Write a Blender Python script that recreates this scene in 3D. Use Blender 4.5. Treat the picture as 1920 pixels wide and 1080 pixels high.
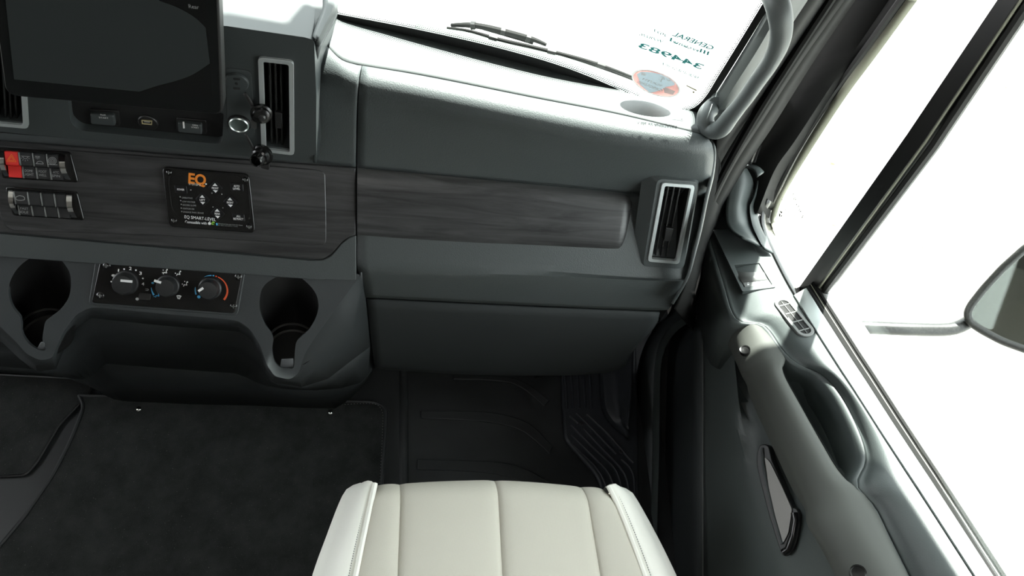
import bpy, math, random
from mathutils import Vector, Matrix
from mathutils.geometry import tessellate_polygon
random.seed(4)
S = bpy.context.scene
COL = S.collection
for o in list(bpy.data.objects):
    bpy.data.objects.remove(o)

# ---------------------------------------------------------------- camera
FPX = 1400.0
th, ps, ro = math.radians(54.18), math.radians(20.22), math.radians(-20.18)
CAM = Vector((0, 0, 1.6))
fw = Vector((math.sin(ps)*math.cos(th), math.cos(ps)*math.cos(th), -math.sin(th)))
r0 = Vector((math.cos(ps), -math.sin(ps), 0))
d0 = fw.cross(r0)
rt = r0*math.cos(ro) + d0*math.sin(ro)
dn = -r0*math.sin(ro) + d0*math.cos(ro)
cd = bpy.data.cameras.new('camera')
cam = bpy.data.objects.new('camera', cd)
COL.objects.link(cam)
cd.sensor_width = 36
cd.lens = 36*FPX/1920
cd.clip_start = 0.02
cam.matrix_world = Matrix(((rt.x, -dn.x, -fw.x, CAM.x), (rt.y, -dn.y, -fw.y, CAM.y), (rt.z, -dn.z, -fw.z, CAM.z), (0, 0, 0, 1)))
S.camera = cam

# ---------------------------------------------------------------- light
S.view_settings.view_transform = 'Standard'
S.view_settings.look = 'None'
S.view_settings.exposure = 0.12
S.view_settings.gamma = 1.0
S.view_settings.use_curve_mapping = False
S.cycles.max_bounces = 8
S.cycles.transparent_max_bounces = 12
S.cycles.caustics_reflective = False
S.cycles.caustics_refractive = False
SKY, SUN, LAMP = 7.5, 42.0, 2.2
wd = bpy.data.worlds.new('sky')
S.world = wd
wd.use_nodes = True
bg = wd.node_tree.nodes['Background']
bg.inputs[0].default_value = (0.93, 0.97, 1.0, 1)
bg.inputs[1].default_value = SKY
sl = bpy.data.lights.new('sun', 'SUN')
sl.energy = SUN
sl.angle = math.radians(1.2)
sl.color = (1, 0.98, 0.94)
so = bpy.data.objects.new('sun', sl)
COL.objects.link(so)
so.rotation_euler = Vector((0.19, 0.48, 0.857)).to_track_quat('Z', 'Y').to_euler()
so.location = (2, 2, 5)


# ---------------------------------------------------------------- helpers
def ray(u, v):
    return rt*(u-960) + dn*(v-540) + fw*FPX


def pp(u, v, con):
    """the point of a real surface (axis plane, or plane (p, n)) seen at a pixel of the photograph"""
    d = ray(u, v)
    if isinstance(con, (int, float)):
        con = ('z', con)
    k, val = con
    if k in ('x', 'y', 'z'):
        i = 'xyz'.index(k)
        return CAM + d*((val-CAM[i])/d[i])
    return CAM + d*((k-CAM).dot(val)/d.dot(val))


def pxm(p):
    return (p-CAM).dot(fw)/FPX


class Fr:
    """a local frame on a plane: a along ax, b along ay, c outward along n"""
    def __init__(s, p, n, ax=(1, 0, 0)):
        s.o = Vector(p)
        s.n = Vector(n).normalized()
        ax = Vector(ax)
        s.ax = (ax - s.n*ax.dot(s.n)).normalized()
        s.ay = s.n.cross(s.ax)

    def l(s, u, v):
        q = pp(u, v, (s.o, s.n)) - s.o
        return (q.dot(s.ax), q.dot(s.ay))

    def L(s, pts):
        return [s.l(*p) for p in pts]

    def at(s, a, b, c=0.0):
        return s.o + s.ax*a + s.ay*b + s.n*c

    def px(s, u, v):
        return pxm(pp(u, v, (s.o, s.n)))

    def off(s, c):
        f = Fr(s.o + s.n*c, s.n, s.ax)
        return f


def area2(p):
    return sum(p[i-1][0]*p[i][1]-p[i][0]*p[i-1][1] for i in range(len(p)))/2


def rnd(pts, r, seg=4):
    """round the corners of a polygon in 2D"""
    out = []
    n = len(pts)
    for i in range(n):
        p0, p1, p2 = Vector(pts[i-1]), Vector(pts[i]), Vector(pts[(i+1) % n])
        a, b = p0-p1, p2-p1
        rr = r[i] if isinstance(r, (list, tuple)) else r
        d = min(rr, a.length*0.48, b.length*0.48)
        if d < 1e-6:
            out.append(tuple(p1))
            continue
        q0, q2 = p1+a.normalized()*d, p1+b.normalized()*d
        for k in range(seg+1):
            t = k/seg
            q = q0*(1-t)**2 + p1*2*t*(1-t) + q2*t*t
            out.append((q.x, q.y))
    return out


def spl(pts, n):
    """n points evenly along a smooth curve through the given ones"""
    P = [Vector(p) for p in pts]
    ds = []
    Q = [P[0]*2-P[1]] + P + [P[-1]*2-P[-2]]
    for i in range(1, len(Q)-2):
        a, b, c, d = Q[i-1], Q[i], Q[i+1], Q[i+2]
        for k in range(10):
            t = k/10
            ds.append(0.5*((2*b)+(c-a)*t+(2*a-5*b+4*c-d)*t*t+(3*b-a-3*c+d)*t**3))
    ds.append(P[-1])
    cum = [0]
    for i in range(1, len(ds)):
        cum.append(cum[-1]+(ds[i]-ds[i-1]).length)
    out = []
    j = 0
    for i in range(n):
        s = cum[-1]*i/(n-1)
        while j < len(cum)-2 and cum[j+1] < s:
            j += 1
        w = cum[j+1]-cum[j]
        t = (s-cum[j])/w if w > 1e-12 else 0
        out.append(ds[j].lerp(ds[j+1], min(1, max(0, t))))
    return out


def circ(a, b, r, n=24, rb=None, a0=0.0):
    rb = rb or r
    return [(a+r*math.cos(a0+2*math.pi*i/n), b+rb*math.sin(a0+2*math.pi*i/n)) for i in range(n)]


class MB:
    def __init__(s):
        s.v, s.f, s.m = [], [], []

    def add(s, vs, fs, m=0):
        k = len(s.v)
        s.v += [Vector(v) for v in vs]
        for f in fs:
            s.f.append([i+k for i in f])
            s.m.append(m)
        return s

    def prism(s, F, pts, c0, c1, holes=(), m=0, mside=None, taper=None, cap0=True):
        """outline pts (2D on F) extruded from c0 (back) to c1 (front)"""
        mside = m if mside is None else mside
        if area2(pts) < 0:
            pts = pts[::-1]
        loops = [pts] + [h[::-1] if area2(h) > 0 else h for h in holes]
        k = len(s.v)
        allp = [p for L in loops for p in L]
        N = len(allp)
        tp = taper or pts
        if taper and area2(tp) < 0:
            tp = tp[::-1]
        top = list(tp) + [p for L in loops[1:] for p in L]
        s.v += [F.at(p[0], p[1], c0) for p in allp] + [F.at(p[0], p[1], c1) for p in top]
        if holes:
            tris = tessellate_polygon([[Vector((p[0], p[1], 0)) for p in L] for L in loops])
            for t in tris:
                a, b, c = [Vector(allp[i]) for i in t]
                if (b-a).cross(c-a) < 0:
                    t = t[::-1]
                s.f.append([k+N+i for i in t]); s.m.append(m)
                if cap0:
                    s.f.append([k+i for i in t[::-1]]); s.m.append(m)
        else:
            s.f.append([k+N+i for i in range(N)]); s.m.append(m)
            if cap0:
                s.f.append([k+i for i in range(N)][::-1]); s.m.append(m)
        b = 0
        for L in loops:
            n = len(L)
            for i in range(n):
                j = (i+1) % n
                s.f.append([k+b+i, k+b+j, k+N+b+j, k+N+b+i]); s.m.append(mside)
            b += n
        return s

    def flat(s, F, pts, c=0.0004, m=0):
        if area2(pts) < 0:
            pts = pts[::-1]
        return s.add([F.at(p[0], p[1], c) for p in pts], [list(range(len(pts)))], m)

    def grid(s, rows, m=0, wrap=False):
        k = len(s.v)
        n = len(rows[0])
        for r in rows:
            s.v += [Vector(p) for p in r]
        for i in range(len(rows)-1):
            for j in range(n if wrap else n-1):
                j2 = (j+1) % n
                s.f.append([k+i*n+j, k+i*n+j2, k+(i+1)*n+j2, k+(i+1)*n+j]); s.m.append(m)
        return s

    def fan(s, ring, m=0, flip=False):
        k = len(s.v)
        s.v += [Vector(p) for p in ring]
        f = list(range(k, k+len(ring)))
        s.f.append(f[::-1] if flip else f); s.m.append(m)
        return s

    def box(s, a, b, m=0):
        x0, y0, z0 = a
        x1, y1, z1 = b
        return s.add([(x0, y0, z0), (x1, y0, z0), (x1, y1, z0), (x0, y1, z0), (x0, y0, z1), (x1, y0, z1), (x1, y1, z1), (x0, y1, z1)],
                     [(3, 2, 1, 0), (4, 5, 6, 7), (0, 1, 5, 4), (1, 2, 6, 5), (2, 3, 7, 6), (3, 0, 4, 7)], m)

    def tube(s, path, r, n=10, m=0, cap=True, ry=None, up=None):
        P = [Vector(p) for p in path]
        rs = r if isinstance(r, (list, tuple)) else [r]*len(P)
        rows = []
        u = None
        for i, p in enumerate(P):
            t = (P[min(i+1, len(P)-1)]-P[max(i-1, 0)]).normalized()
            if u is None:
                u = Vector(up) if up is not None else (Vector((0, 0, 1)) if abs(t.z) < 0.9 else Vector((1, 0, 0)))
            u = (u-t*u.dot(t)).normalized()
            w = t.cross(u)
            rows.append([p + (u*math.cos(2*math.pi*k/n) + w*math.sin(2*math.pi*k/n)*(ry or 1))*rs[i] for k in range(n)])
        s.grid(rows, m, wrap=True)
        if cap:
            s.fan(rows[0], m, True)
            s.fan(rows[-1], m)
        return s

    def lathe(s, F, a, b, prof, n=24, m=0, capend=True):
        """prof: list of (radius, c) revolved around the frame normal at (a, b)"""
        rows = [[F.at(a+r*math.cos(2*math.pi*k/n), b+r*math.sin(2*math.pi*k/n), c) for k in range(n)] for r, c in prof]
        s.grid(rows, m, wrap=True)
        if capend:
            s.fan(rows[-1], m)
        return s

    def text(s, F, txt, p0, p1, h, c=0.0005, m=0, bold=0.0, ab=False):
        """txt on F, baseline from pixel p0 to pixel p1, capital height h in pixels"""
        a0 = Vector(p0 if ab else F.l(*p0))
        a1 = Vector(p1 if ab else F.l(*p1))
        Ln = (a1-a0).length
        e = (a1-a0)/Ln
        g = Vector((-e.y, e.x))
        if ab:
            hm = h
        else:
            hm = h*F.px(*p0)
            um = Vector(F.l(p0[0]+2*(p1[1]-p0[1]), p0[1]-2*abs(p1[0]-p0[0])))-a0
            if g.dot(um) < 0:
                g = -g
        me = glyphs(txt, bold)
        xs = [v.co.x for v in me.vertices]
        x0, x1 = min(xs), max(xs)
        k = len(s.v)
        for v in me.vertices:
            q = a0 + e*((v.co.x-x0)/(x1-x0)*Ln) + g*(v.co.y/0.70*hm)
            s.v.append(F.at(q.x, q.y, c))
        for p in me.polygons:
            s.f.append([k+i for i in p.vertices]); s.m.append(m)
        return s


_gl = {}


def glyphs(txt, bold):
    key = (txt, bold)
    if key not in _gl:
        cu = bpy.data.curves.new('glyphs', 'FONT')
        cu.body = txt
        cu.offset = bold
        cu.resolution_u = 4
        ob = bpy.data.objects.new('glyphs', cu)
        COL.objects.link(ob)
        dg = bpy.context.evaluated_depsgraph_get()
        _gl[key] = bpy.data.meshes.new_from_object(ob.evaluated_get(dg))
        bpy.data.objects.remove(ob)
    return _gl[key]


def worldpos(o):
    p = Vector(o.location)
    while o.parent:
        o = o.parent
        p += o.location
    return p


def obj(name, mb, mats, parent=None, bevel=0.0, seg=2, sub=0, solid=0.0, sharp=40, label=None, cat=None, group=None, kind=None, origin=None):
    me = bpy.data.meshes.new(name)
    n = len(mb.v)
    c = Vector(origin) if origin is not None else sum(mb.v, Vector())/n
    me.from_pydata([tuple(v-c) for v in mb.v], [], mb.f)
    mats = mats if isinstance(mats, (list, tuple)) else [mats]
    for m in mats:
        me.materials.append(m)
    me.polygons.foreach_set('material_index', mb.m)
    me.polygons.foreach_set('use_smooth', [True]*len(mb.f))
    me.validate()
    me.update()
    if sharp:
        me.set_sharp_from_angle(angle=math.radians(sharp))
    o = bpy.data.objects.new(name, me)
    COL.objects.link(o)
    if parent:
        o.parent = parent
        o.location = c - worldpos(parent)
    else:
        o.location = c
    if solid:
        md = o.modifiers.new('solid', 'SOLIDIFY')
        md.thickness = solid
        md.offset = -1
    if sub:
        md = o.modifiers.new('sub', 'SUBSURF')
        md.levels = md.render_levels = sub
    if bevel:
        md = o.modifiers.new('bevel', 'BEVEL')
        md.width = bevel
        md.segments = seg
        md.limit_method = 'ANGLE'
        md.angle_limit = math.radians(38)
    tag(o, label, cat, group, kind)
    return o


def tag(o, label=None, cat=None, group=None, kind=None):
    if label: o['label'] = label
    if cat: o['category'] = cat
    if group: o['group'] = group
    if kind: o['kind'] = kind
    return o


def thing(name, loc, label=None, cat=None, group=None, kind=None):
    o = bpy.data.objects.new(name, None)
    COL.objects.link(o)
    o.empty_display_size = 0.03
    o.location = loc
    return tag(o, label, cat, group, kind)


# ---------------------------------------------------------------- materials
def mat(name, col, rough=0.5, metal=0.0, spec=0.5, noise=None, bump=None, coat=0.0):
    m = bpy.data.materials.new(name)
    m.use_nodes = True
    nt = m.node_tree
    b = nt.nodes['Principled BSDF']
    b.inputs['Base Color'].default_value = (*col, 1)
    b.inputs['Roughness'].default_value = rough
    b.inputs['Metallic'].default_value = metal
    b.inputs['Specular IOR Level'].default_value = spec
    b.inputs['Coat Weight'].default_value = coat
    tc = None
    if noise or bump:
        tc = nt.nodes.new('ShaderNodeTexCoord')
    if noise:
        sc, amt = noise
        nz = nt.nodes.new('ShaderNodeTexNoise')
        nz.inputs['Scale'].default_value = sc
        nz.inputs['Detail'].default_value = 4
        nt.links.new(tc.outputs['Object'], nz.inputs['Vector'])
        mx = nt.nodes.new('ShaderNodeMapRange')
        mx.inputs[1].default_value = 0.3
        mx.inputs[2].default_value = 0.7
        mx.inputs[3].default_value = 1-amt
        mx.inputs[4].default_value = 1+amt
        nt.links.new(nz.outputs[0], mx.inputs[0])
        hs = nt.nodes.new('ShaderNodeMix')
        hs.data_type = 'RGBA'
        hs.blend_type = 'MULTIPLY'
        hs.inputs[0].default_value = 1
        hs.inputs[6].default_value = (*col, 1)
        nt.links.new(mx.outputs[0], hs.inputs[7])
        nt.links.new(hs.outputs[2], b.inputs['Base Color'])
    if bump:
        sc, st, dist = bump
        nz = nt.nodes.new('ShaderNodeTexNoise')
        nz.inputs['Scale'].default_value = sc
        nz.inputs['Detail'].default_value = 2
        nt.links.new(tc.outputs['Object'], nz.inputs['Vector'])
        bp = nt.nodes.new('ShaderNodeBump')
        bp.inputs['Strength'].default_value = st
        bp.inputs['Distance'].default_value = dist
        nt.links.new(nz.outputs[0], bp.inputs['Height'])
        nt.links.new(bp.outputs[0], b.inputs['Normal'])
    return m


M = {}
M['plastic'] = mat('dark_plastic', (0.055, 0.063, 0.064), 0.5, spec=0.5, bump=(650, 0.7, 0.0005))
M['dash_pad'] = mat('dash_pad_plastic', (0.06, 0.068, 0.068), 0.55, spec=0.5, bump=(900, 0.3, 0.0004))
M['smooth'] = mat('smooth_dark_plastic', (0.045, 0.052, 0.053), 0.42)
M['door'] = mat('door_plastic', (0.058, 0.068, 0.067), 0.48, bump=(700, 0.35, 0.0004))
M['armrest'] = mat('grey_soft_plastic', (0.06, 0.063, 0.057), 0.6, spec=.3)
M['pillar'] = mat('pillar_plastic', (0.09, 0.1, 0.1), 0.5, bump=(900, 0.25, 0.0004))
M['console'] = mat('console_plastic', (0.034, 0.039, 0.041), 0.5, bump=(800, 0.35, 0.0004))
M['black'] = mat('black_plastic', (0.012, 0.012, 0.012), 0.45)
M['gloss'] = mat('black_gloss', (0.008, 0.008, 0.008), 0.22)
M['matte'] = mat('black_matte', (0.006, 0.006, 0.006), 0.8)
M['seal'] = mat('black_rubber', (0.014, 0.014, 0.013), 0.55)
M['silver'] = mat('silver_satin', (0.62, 0.66, 0.66), 0.35, metal=0.6)
M['chrome'] = mat('chrome', (0.8, 0.8, 0.8), 0.1, metal=1.0)
M['lever'] = mat('satin_lever', (0.16, 0.155, 0.145), 0.45, metal=0.6)
M['grey'] = mat('mid_grey_plastic', (0.16, 0.165, 0.16), 0.5)
M['red'] = mat('red_plastic', (0.75, 0.03, 0.025), 0.4)
M['white'] = mat('white_print', (0.8, 0.8, 0.8), 0.6)
M['dimwhite'] = mat('grey_print', (0.32, 0.33, 0.33), 0.6)
M['orange'] = mat('orange_print', (0.85, 0.25, 0.02), 0.6)
M['hot'] = mat('red_print', (0.75, 0.10, 0.03), 0.6)
M['blue'] = mat('blue_print', (0.07, 0.38, 0.68), 0.6)
M['green'] = mat('green_print', (0.25, 0.55, 0.05), 0.6)
M['rubber'] = mat('floor_rubber', (0.024, 0.026, 0.027), 0.5, noise=(9, 0.25), bump=(500, 0.3, 0.0004))
M['step'] = mat('step_plastic', (0.03, 0.033, 0.038), 0.45, bump=(700, 0.3, 0.0003))
M['vinyl'] = mat('off_white_vinyl', (0.84, 0.835, 0.77), 0.5, bump=(600, 0.25, 0.0003))
M['headliner'] = mat('headliner', (0.22, 0.21, 0.20), 0.9)
M['paint'] = mat('white_paint', (0.85, 0.86, 0.86), 0.3)
M['olive'] = mat('channel_felt', (0.30, 0.30, 0.23), 0.6)
M['belt'] = mat('pale_belt_trim', (0.33, 0.36, 0.35), 0.5)
M['mirror'] = mat('mirror_glass', (0.75, 0.78, 0.74), 0.03, metal=1.0)
M['shell'] = mat('mirror_shell', (0.010, 0.010, 0.009), 0.4, spec=.35, noise=(300, 0.6))
M['cowl'] = mat('cowl_plastic', (0.10, 0.14, 0.11), 0.6)
M['jamb'] = mat('matte_jamb', (0.008, 0.008, 0.0075), 0.75, spec=0.15)
M['lip'] = mat('slot_lip_plastic', (0.09, 0.095, 0.1), 0.5)
M['liner'] = mat('cup_liner', (0.010, 0.010, 0.010), 0.35)
M['hood'] = mat('hood_paint', (0.24, 0.24, 0.24), 0.5)
M['lower'] = mat('shaded_dash_plastic', (0.026, 0.0295, 0.0305), 0.65, spec=.3, bump=(800, 0.35, 0.0004))  # dash plastic again, darkened to carry the shade below the dash
M['socket'] = mat('socket_metal', (0.60, 0.66, 0.64), 0.28, metal=0.85)
M['rocker'] = mat('rocker_black', (0.018, 0.019, 0.02), 0.4)
M['key'] = mat('membrane_key', (0.006, 0.006, 0.007), 0.4, spec=.3)
M['cover'] = mat('pillar_cover_plastic', (0.05, 0.056, 0.055), 0.6, spec=.35, bump=(900, 0.25, 0.0004))
M['teal'] = mat('teal_sticker', (0.05, 0.33, 0.33), 0.7)
M['teal2'] = mat('pale_teal_sticker', (0.18, 0.42, 0.42), 0.7)
M['notice'] = mat('notice_print', (0.03, 0.03, 0.025), 0.7)
M['tan'] = mat('tan_print', (0.42, 0.36, 0.20), 0.7)


def wood():
    m = mat('grey_wood', (0.04, 0.04, 0.04), 0.36)
    nt = m.node_tree
    b = nt.nodes['Principled BSDF']
    tc = nt.nodes.new('ShaderNodeTexCoord')
    mp = nt.nodes.new('ShaderNodeMapping')
    mp.inputs['Scale'].default_value = (5, 60, 60)
    nt.links.new(tc.outputs['Object'], mp.inputs['Vector'])
    n1 = nt.nodes.new('ShaderNodeTexNoise')
    n1.inputs['Scale'].default_value = 1.0
    n1.inputs['Detail'].default_value = 7
    n1.inputs['Roughness'].default_value = 0.65
    n1.inputs['Distortion'].default_value = 0.8
    nt.links.new(mp.outputs[0], n1.inputs['Vector'])
    cr = nt.nodes.new('ShaderNodeValToRGB')
    cr.color_ramp.elements[0].position = 0.32
    cr.color_ramp.elements[0].color = (0.011, 0.0115, 0.012, 1)
    cr.color_ramp.elements[1].position = 0.72
    cr.color_ramp.elements[1].color = (0.07, 0.07, 0.071, 1)
    nt.links.new(n1.outputs[0], cr.inputs[0])
    nt.links.new(cr.outputs[0], b.inputs['Base Color'])
    bp = nt.nodes.new('ShaderNodeBump')
    bp.inputs['Strength'].default_value = 0.25
    bp.inputs['Distance'].default_value = 0.0004
    nt.links.new(n1.outputs[0], bp.inputs['Height'])
    nt.links.new(bp.outputs[0], b.inputs['Normal'])
    return m


def fabric():
    m = mat('beige_weave', (0.5, 0.49, 0.43), 0.9, spec=0.2)
    nt = m.node_tree
    b = nt.nodes['Principled BSDF']
    tc = nt.nodes.new('ShaderNodeTexCoord')
    hs = []
    for ang in (0.15, 1.45):
        mp = nt.nodes.new('ShaderNodeMapping')
        mp.inputs['Rotation'].default_value = (0, 0, ang)
        w = nt.nodes.new('ShaderNodeTexWave')
        w.inputs['Scale'].default_value = 230
        w.inputs['Distortion'].default_value = 2.5
        w.inputs['Detail'].default_value = 2
        nt.links.new(tc.outputs['Object'], mp.inputs['Vector'])
        nt.links.new(mp.outputs[0], w.inputs['Vector'])
        hs.append(w)
    mm = nt.nodes.new('ShaderNodeMath')
    mm.operation = 'MULTIPLY'
    nt.links.new(hs[0].outputs['Fac'], mm.inputs[0])
    nt.links.new(hs[1].outputs['Fac'], mm.inputs[1])
    cr = nt.nodes.new('ShaderNodeValToRGB')
    cr.color_ramp.elements[0].color = (0.485, 0.465, 0.40, 1)
    cr.color_ramp.elements[1].color = (0.63, 0.61, 0.54, 1)
    nt.links.new(mm.outputs[0], cr.inputs[0])
    nt.links.new(cr.outputs[0], b.inputs['Base Color'])
    bp = nt.nodes.new('ShaderNodeBump')
    bp.inputs['Strength'].default_value = 0.3
    bp.inputs['Distance'].default_value = 0.0004
    nt.links.new(mm.outputs[0], bp.inputs['Height'])
    nt.links.new(bp.outputs[0], b.inputs['Normal'])
    return m


def carpet():
    m = mat('black_carpet', (0.02, 0.021, 0.021), 0.95, spec=0.15)
    nt = m.node_tree
    b = nt.nodes['Principled BSDF']
    b.inputs['Sheen Weight'].default_value = 0.08
    b.inputs['Sheen Roughness'].default_value = 0.6
    tc = nt.nodes.new('ShaderNodeTexCoord')
    n1 = nt.nodes.new('ShaderNodeTexNoise')
    n1.inputs['Scale'].default_value = 14
    n1.inputs['Detail'].default_value = 6
    n1.inputs['Roughness'].default_value = 0.7
    nt.links.new(tc.outputs['Object'], n1.inputs['Vector'])
    cr = nt.nodes.new('ShaderNodeValToRGB')
    cr.color_ramp.elements[0].position = 0.3
    cr.color_ramp.elements[0].color = (0.012, 0.0132, 0.0128, 1)
    cr.color_ramp.elements[1].position = 0.75
    cr.color_ramp.elements[1].color = (0.036, 0.0385, 0.0375, 1)
    nt.links.new(n1.outputs[0], cr.inputs[0])
    n3 = nt.nodes.new('ShaderNodeTexNoise')
    n3.inputs['Scale'].default_value = 420
    nt.links.new(tc.outputs['Object'], n3.inputs['Vector'])
    c3 = nt.nodes.new('ShaderNodeValToRGB')
    c3.color_ramp.elements[0].position = 0.70
    c3.color_ramp.elements[0].color = (0, 0, 0, 1)
    c3.color_ramp.elements[1].position = 0.78
    c3.color_ramp.elements[1].color = (0.16, 0.17, 0.16, 1)
    nt.links.new(n3.outputs[0], c3.inputs[0])
    ad = nt.nodes.new('ShaderNodeMix')
    ad.data_type = 'RGBA'
    ad.blend_type = 'ADD'
    ad.inputs[0].default_value = 1
    nt.links.new(cr.outputs[0], ad.inputs[6])
    nt.links.new(c3.outputs[0], ad.inputs[7])
    nt.links.new(ad.outputs[2], b.inputs['Base Color'])
    n2 = nt.nodes.new('ShaderNodeTexNoise')
    n2.inputs['Scale'].default_value = 500
    nt.links.new(tc.outputs['Object'], n2.inputs['Vector'])
    bp = nt.nodes.new('ShaderNodeBump')
    bp.inputs['Strength'].default_value = 0.6
    bp.inputs['Distance'].default_value = 0.002
    nt.links.new(n2.outputs[0], bp.inputs['Height'])
    nt.links.new(bp.outputs[0], b.inputs['Normal'])
    return m


def glass(name, tint):
    m = bpy.data.materials.new(name)
    m.use_nodes = True
    nt = m.node_tree
    nt.nodes.remove(nt.nodes['Principled BSDF'])
    out = nt.nodes['Material Output']
    t = nt.nodes.new('ShaderNodeBsdfTransparent')
    t.inputs[0].default_value = (*tint, 1)
    g = nt.nodes.new('ShaderNodeBsdfGlossy')
    g.inputs['Roughness'].default_value = 0.0
    lw_ = nt.nodes.new('ShaderNodeLayerWeight')
    lw_.inputs[0].default_value = 0.5
    po = nt.nodes.new('ShaderNodeMath')
    po.operation = 'POWER'
    po.inputs[1].default_value = 5.0
    nt.links.new(lw_.outputs['Facing'], po.inputs[0])
    fr = nt.nodes.new('ShaderNodeMath')
    fr.operation = 'MULTIPLY_ADD'
    fr.inputs[1].default_value = 0.6
    fr.inputs[2].default_value = 0.025
    nt.links.new(po.outputs[0], fr.inputs[0])
    mx = nt.nodes.new('ShaderNodeMixShader')
    nt.links.new(fr.outputs[0], mx.inputs[0])
    nt.links.new(t.outputs[0], mx.inputs[1])
    nt.links.new(g.outputs[0], mx.inputs[2])
    nt.links.new(mx.outputs[0], out.inputs[0])
    return m


def concrete():
    m = mat('pale_concrete', (0.62, 0.61, 0.57), 0.9)
    nt = m.node_tree
    b = nt.nodes['Principled BSDF']
    tc = nt.nodes.new('ShaderNodeTexCoord')
    n1 = nt.nodes.new('ShaderNodeTexNoise')
    n1.inputs['Scale'].default_value = 13
    n1.inputs['Detail'].default_value = 5
    nt.links.new(tc.outputs['Object'], n1.inputs['Vector'])
    cr = nt.nodes.new('ShaderNodeValToRGB')
    cr.color_ramp.elements[0].position = 0.25
    cr.color_ramp.elements[0].color = (0.05, 0.045, 0.02, 1)
    cr.color_ramp.elements[1].position = 0.33
    cr.color_ramp.elements[1].color = (0.33, 0.325, 0.305, 1)
    nt.links.new(n1.outputs[0], cr.inputs[0])
    nt.links.new(cr.outputs[0], b.inputs['Base Color'])
    return m


M['wood'] = wood()
M['fabric'] = fabric()
M['carpet'] = carpet()
M['glass'] = glass('clear_glass', (0.93, 0.96, 0.94))
M['ground'] = concrete()
M['screen'] = mat('screen_glass', (0.012, 0.013, 0.013), 0.12)
M['reflect'] = mat('screen_reflection', (0.02, 0.023, 0.023), 0.15)  # lighter, faintly glowing patch painted for the reflection on the screen
M['reflect'].node_tree.nodes['Principled BSDF'].inputs['Emission Color'].default_value = (0.0075, 0.009, 0.0087, 1)
M['reflect'].node_tree.nodes['Principled BSDF'].inputs['Emission Strength'].default_value = 1.0

# ---------------------------------------------------------------- surfaces of the cab
PW = Fr((0, .721, .81), (0, -.791, .612))           # sloping lower dash and wood trim
PC = Fr((0, .63, .685), (0, -.707, .707))           # sloping face of the centre console
PF = Fr((0, .68, .9), (0, -1, 0))                   # upright face of the centre pod
WS = Fr((-.05, .857, .95), (-.1, -.496, -.198), (.496, -.1, 0))   # windshield
PG = Fr((.78, .4, .62), (-1, 0, -.15), (0, 1, 0))   # side glass
PS = Fr((.76, .874, .618), (-.25, .2645, 1), (0, 1, 0))           # top shelf of the door
pw = (PW.o, PW.n); pc = (PC.o, PC.n); pf = (PF.o, PF.n); ws = (WS.o, WS.n); pg = (PG.o, PG.n); psh = (PS.o, PS.n)


def offs(pl, c):
    return (pl[0]+pl[1]*c, pl[1])


def P(pts, con):
    return [pp(q[0], q[1], con if len(q) < 3 else q[2]) for q in pts]


# ---------------------------------------------------------------- setting
gm = MB().box((-40, -40, -1.2), (40, 60, -1.1))
obj('ground', gm, M['ground'], kind='structure', sharp=0)

fl = obj('floor', MB().box((-1.6, -1.5, -.06), (.83, 1.05, 0)), M['rubber'], kind='structure')
obj('wall_front', MB().box((-1.6, 1.05, -.1), (.83, 1.09, .80)).prism(Fr((0, 0, 0), (0, 0, 1)), [(-1.6, .78), (.2, .765), (.44, .735), (.44, .757), (-.05, .858), (-1.6, .858)], .922, .930).box((-1.6, .765, .62), (.495, .775, .88)).box((.48, .778, .3), (.525, .788, .88)).prism(Fr((0, 0, 0), (0, 0, 1)), [(.44, .82), (.56, .86), (.70, .98), (.78, .98), (.78, 1.05), (.44, 1.05)], 0, .84), M['matte'], kind='structure')  # deck, plates and filler behind the dash are added to stop sun leaks
obj('wall_back', MB().box((-1.6, -1.55, -.06), (.83, -1.5, 1.9)), M['headliner'], kind='structure')
lw = MB().box((-1.65, -1.55, -.06), (-1.6, 1.05, .75)).box((-1.65, -1.55, 1.4), (-1.6, .7, 1.9)).box((-1.65, -1.55, .75), (-1.6, .15, 1.4))
obj('wall_left', lw, M['headliner'], kind='structure')
rw = MB().box((.68, -1.55, 1.36), (.85, .95, 1.9)).box((.77, -1.55, -.06), (.82, -.12, 1.36)).box((.84, -.12, -.1), (.87, 1.1, .46)).box((.735, .72, .25), (.755, 1.06, .59))  # roof edge widened to shade the arm rest; inner plate added against sun
obj('wall_right', rw, M['headliner'], kind='structure')
obj('ceiling', MB().box((-1.65, -1.55, 1.86), (.73, .5, 1.9)).box((-1.65, .45, 1.50), (.70, .952, 1.95)).box((.02, .952, 1.50), (.70, .99, 1.56)), M['headliner'], kind='structure')  # front boxes are an unseen overhang, shaped to keep sun off the seat

# raised relief of the rubber floor, three low pads that sweep round towards the door step
for top, bot in ((((850, 704), (930, 706), (980, 716), (1030, 752)), ((850, 712), (930, 715), (975, 726), (1020, 762))),
                 (((789, 771), (907, 773), (965, 784), (1000, 801), (1036, 838)), ((789, 785), (903, 791), (965, 803), (997, 822), (1030, 852))),
                 (((783, 862), (930, 867), (985, 880), (1030, 905)), ((782, 881), (900, 886), (970, 900), (1010, 925)))):
    a = spl([(*t, 0) for t in top], 14)
    b = spl([(*t, 0) for t in bot], 14)
    pts = [pp(q.x, q.y, 0.0) for q in a] + [pp(q.x, q.y, 0.0) for q in b[::-1]]
    F0 = Fr((0, 0, 0), (0, 0, 1))
    obj('floor_pad', MB().prism(F0, [(q.x, q.y) for q in pts], -.001, .004), M['rubber'], fl, bevel=.0015)
# soft fold in the rubber floor beside the mat
fold = [pp(757, v, 0.0) for v in (690, 760, 830, 900, 960)]
obj('floor_fold', MB().tube([q+Vector((0, 0, -.006)) for q in fold], .012, 12), M['rubber'], fl)

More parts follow.
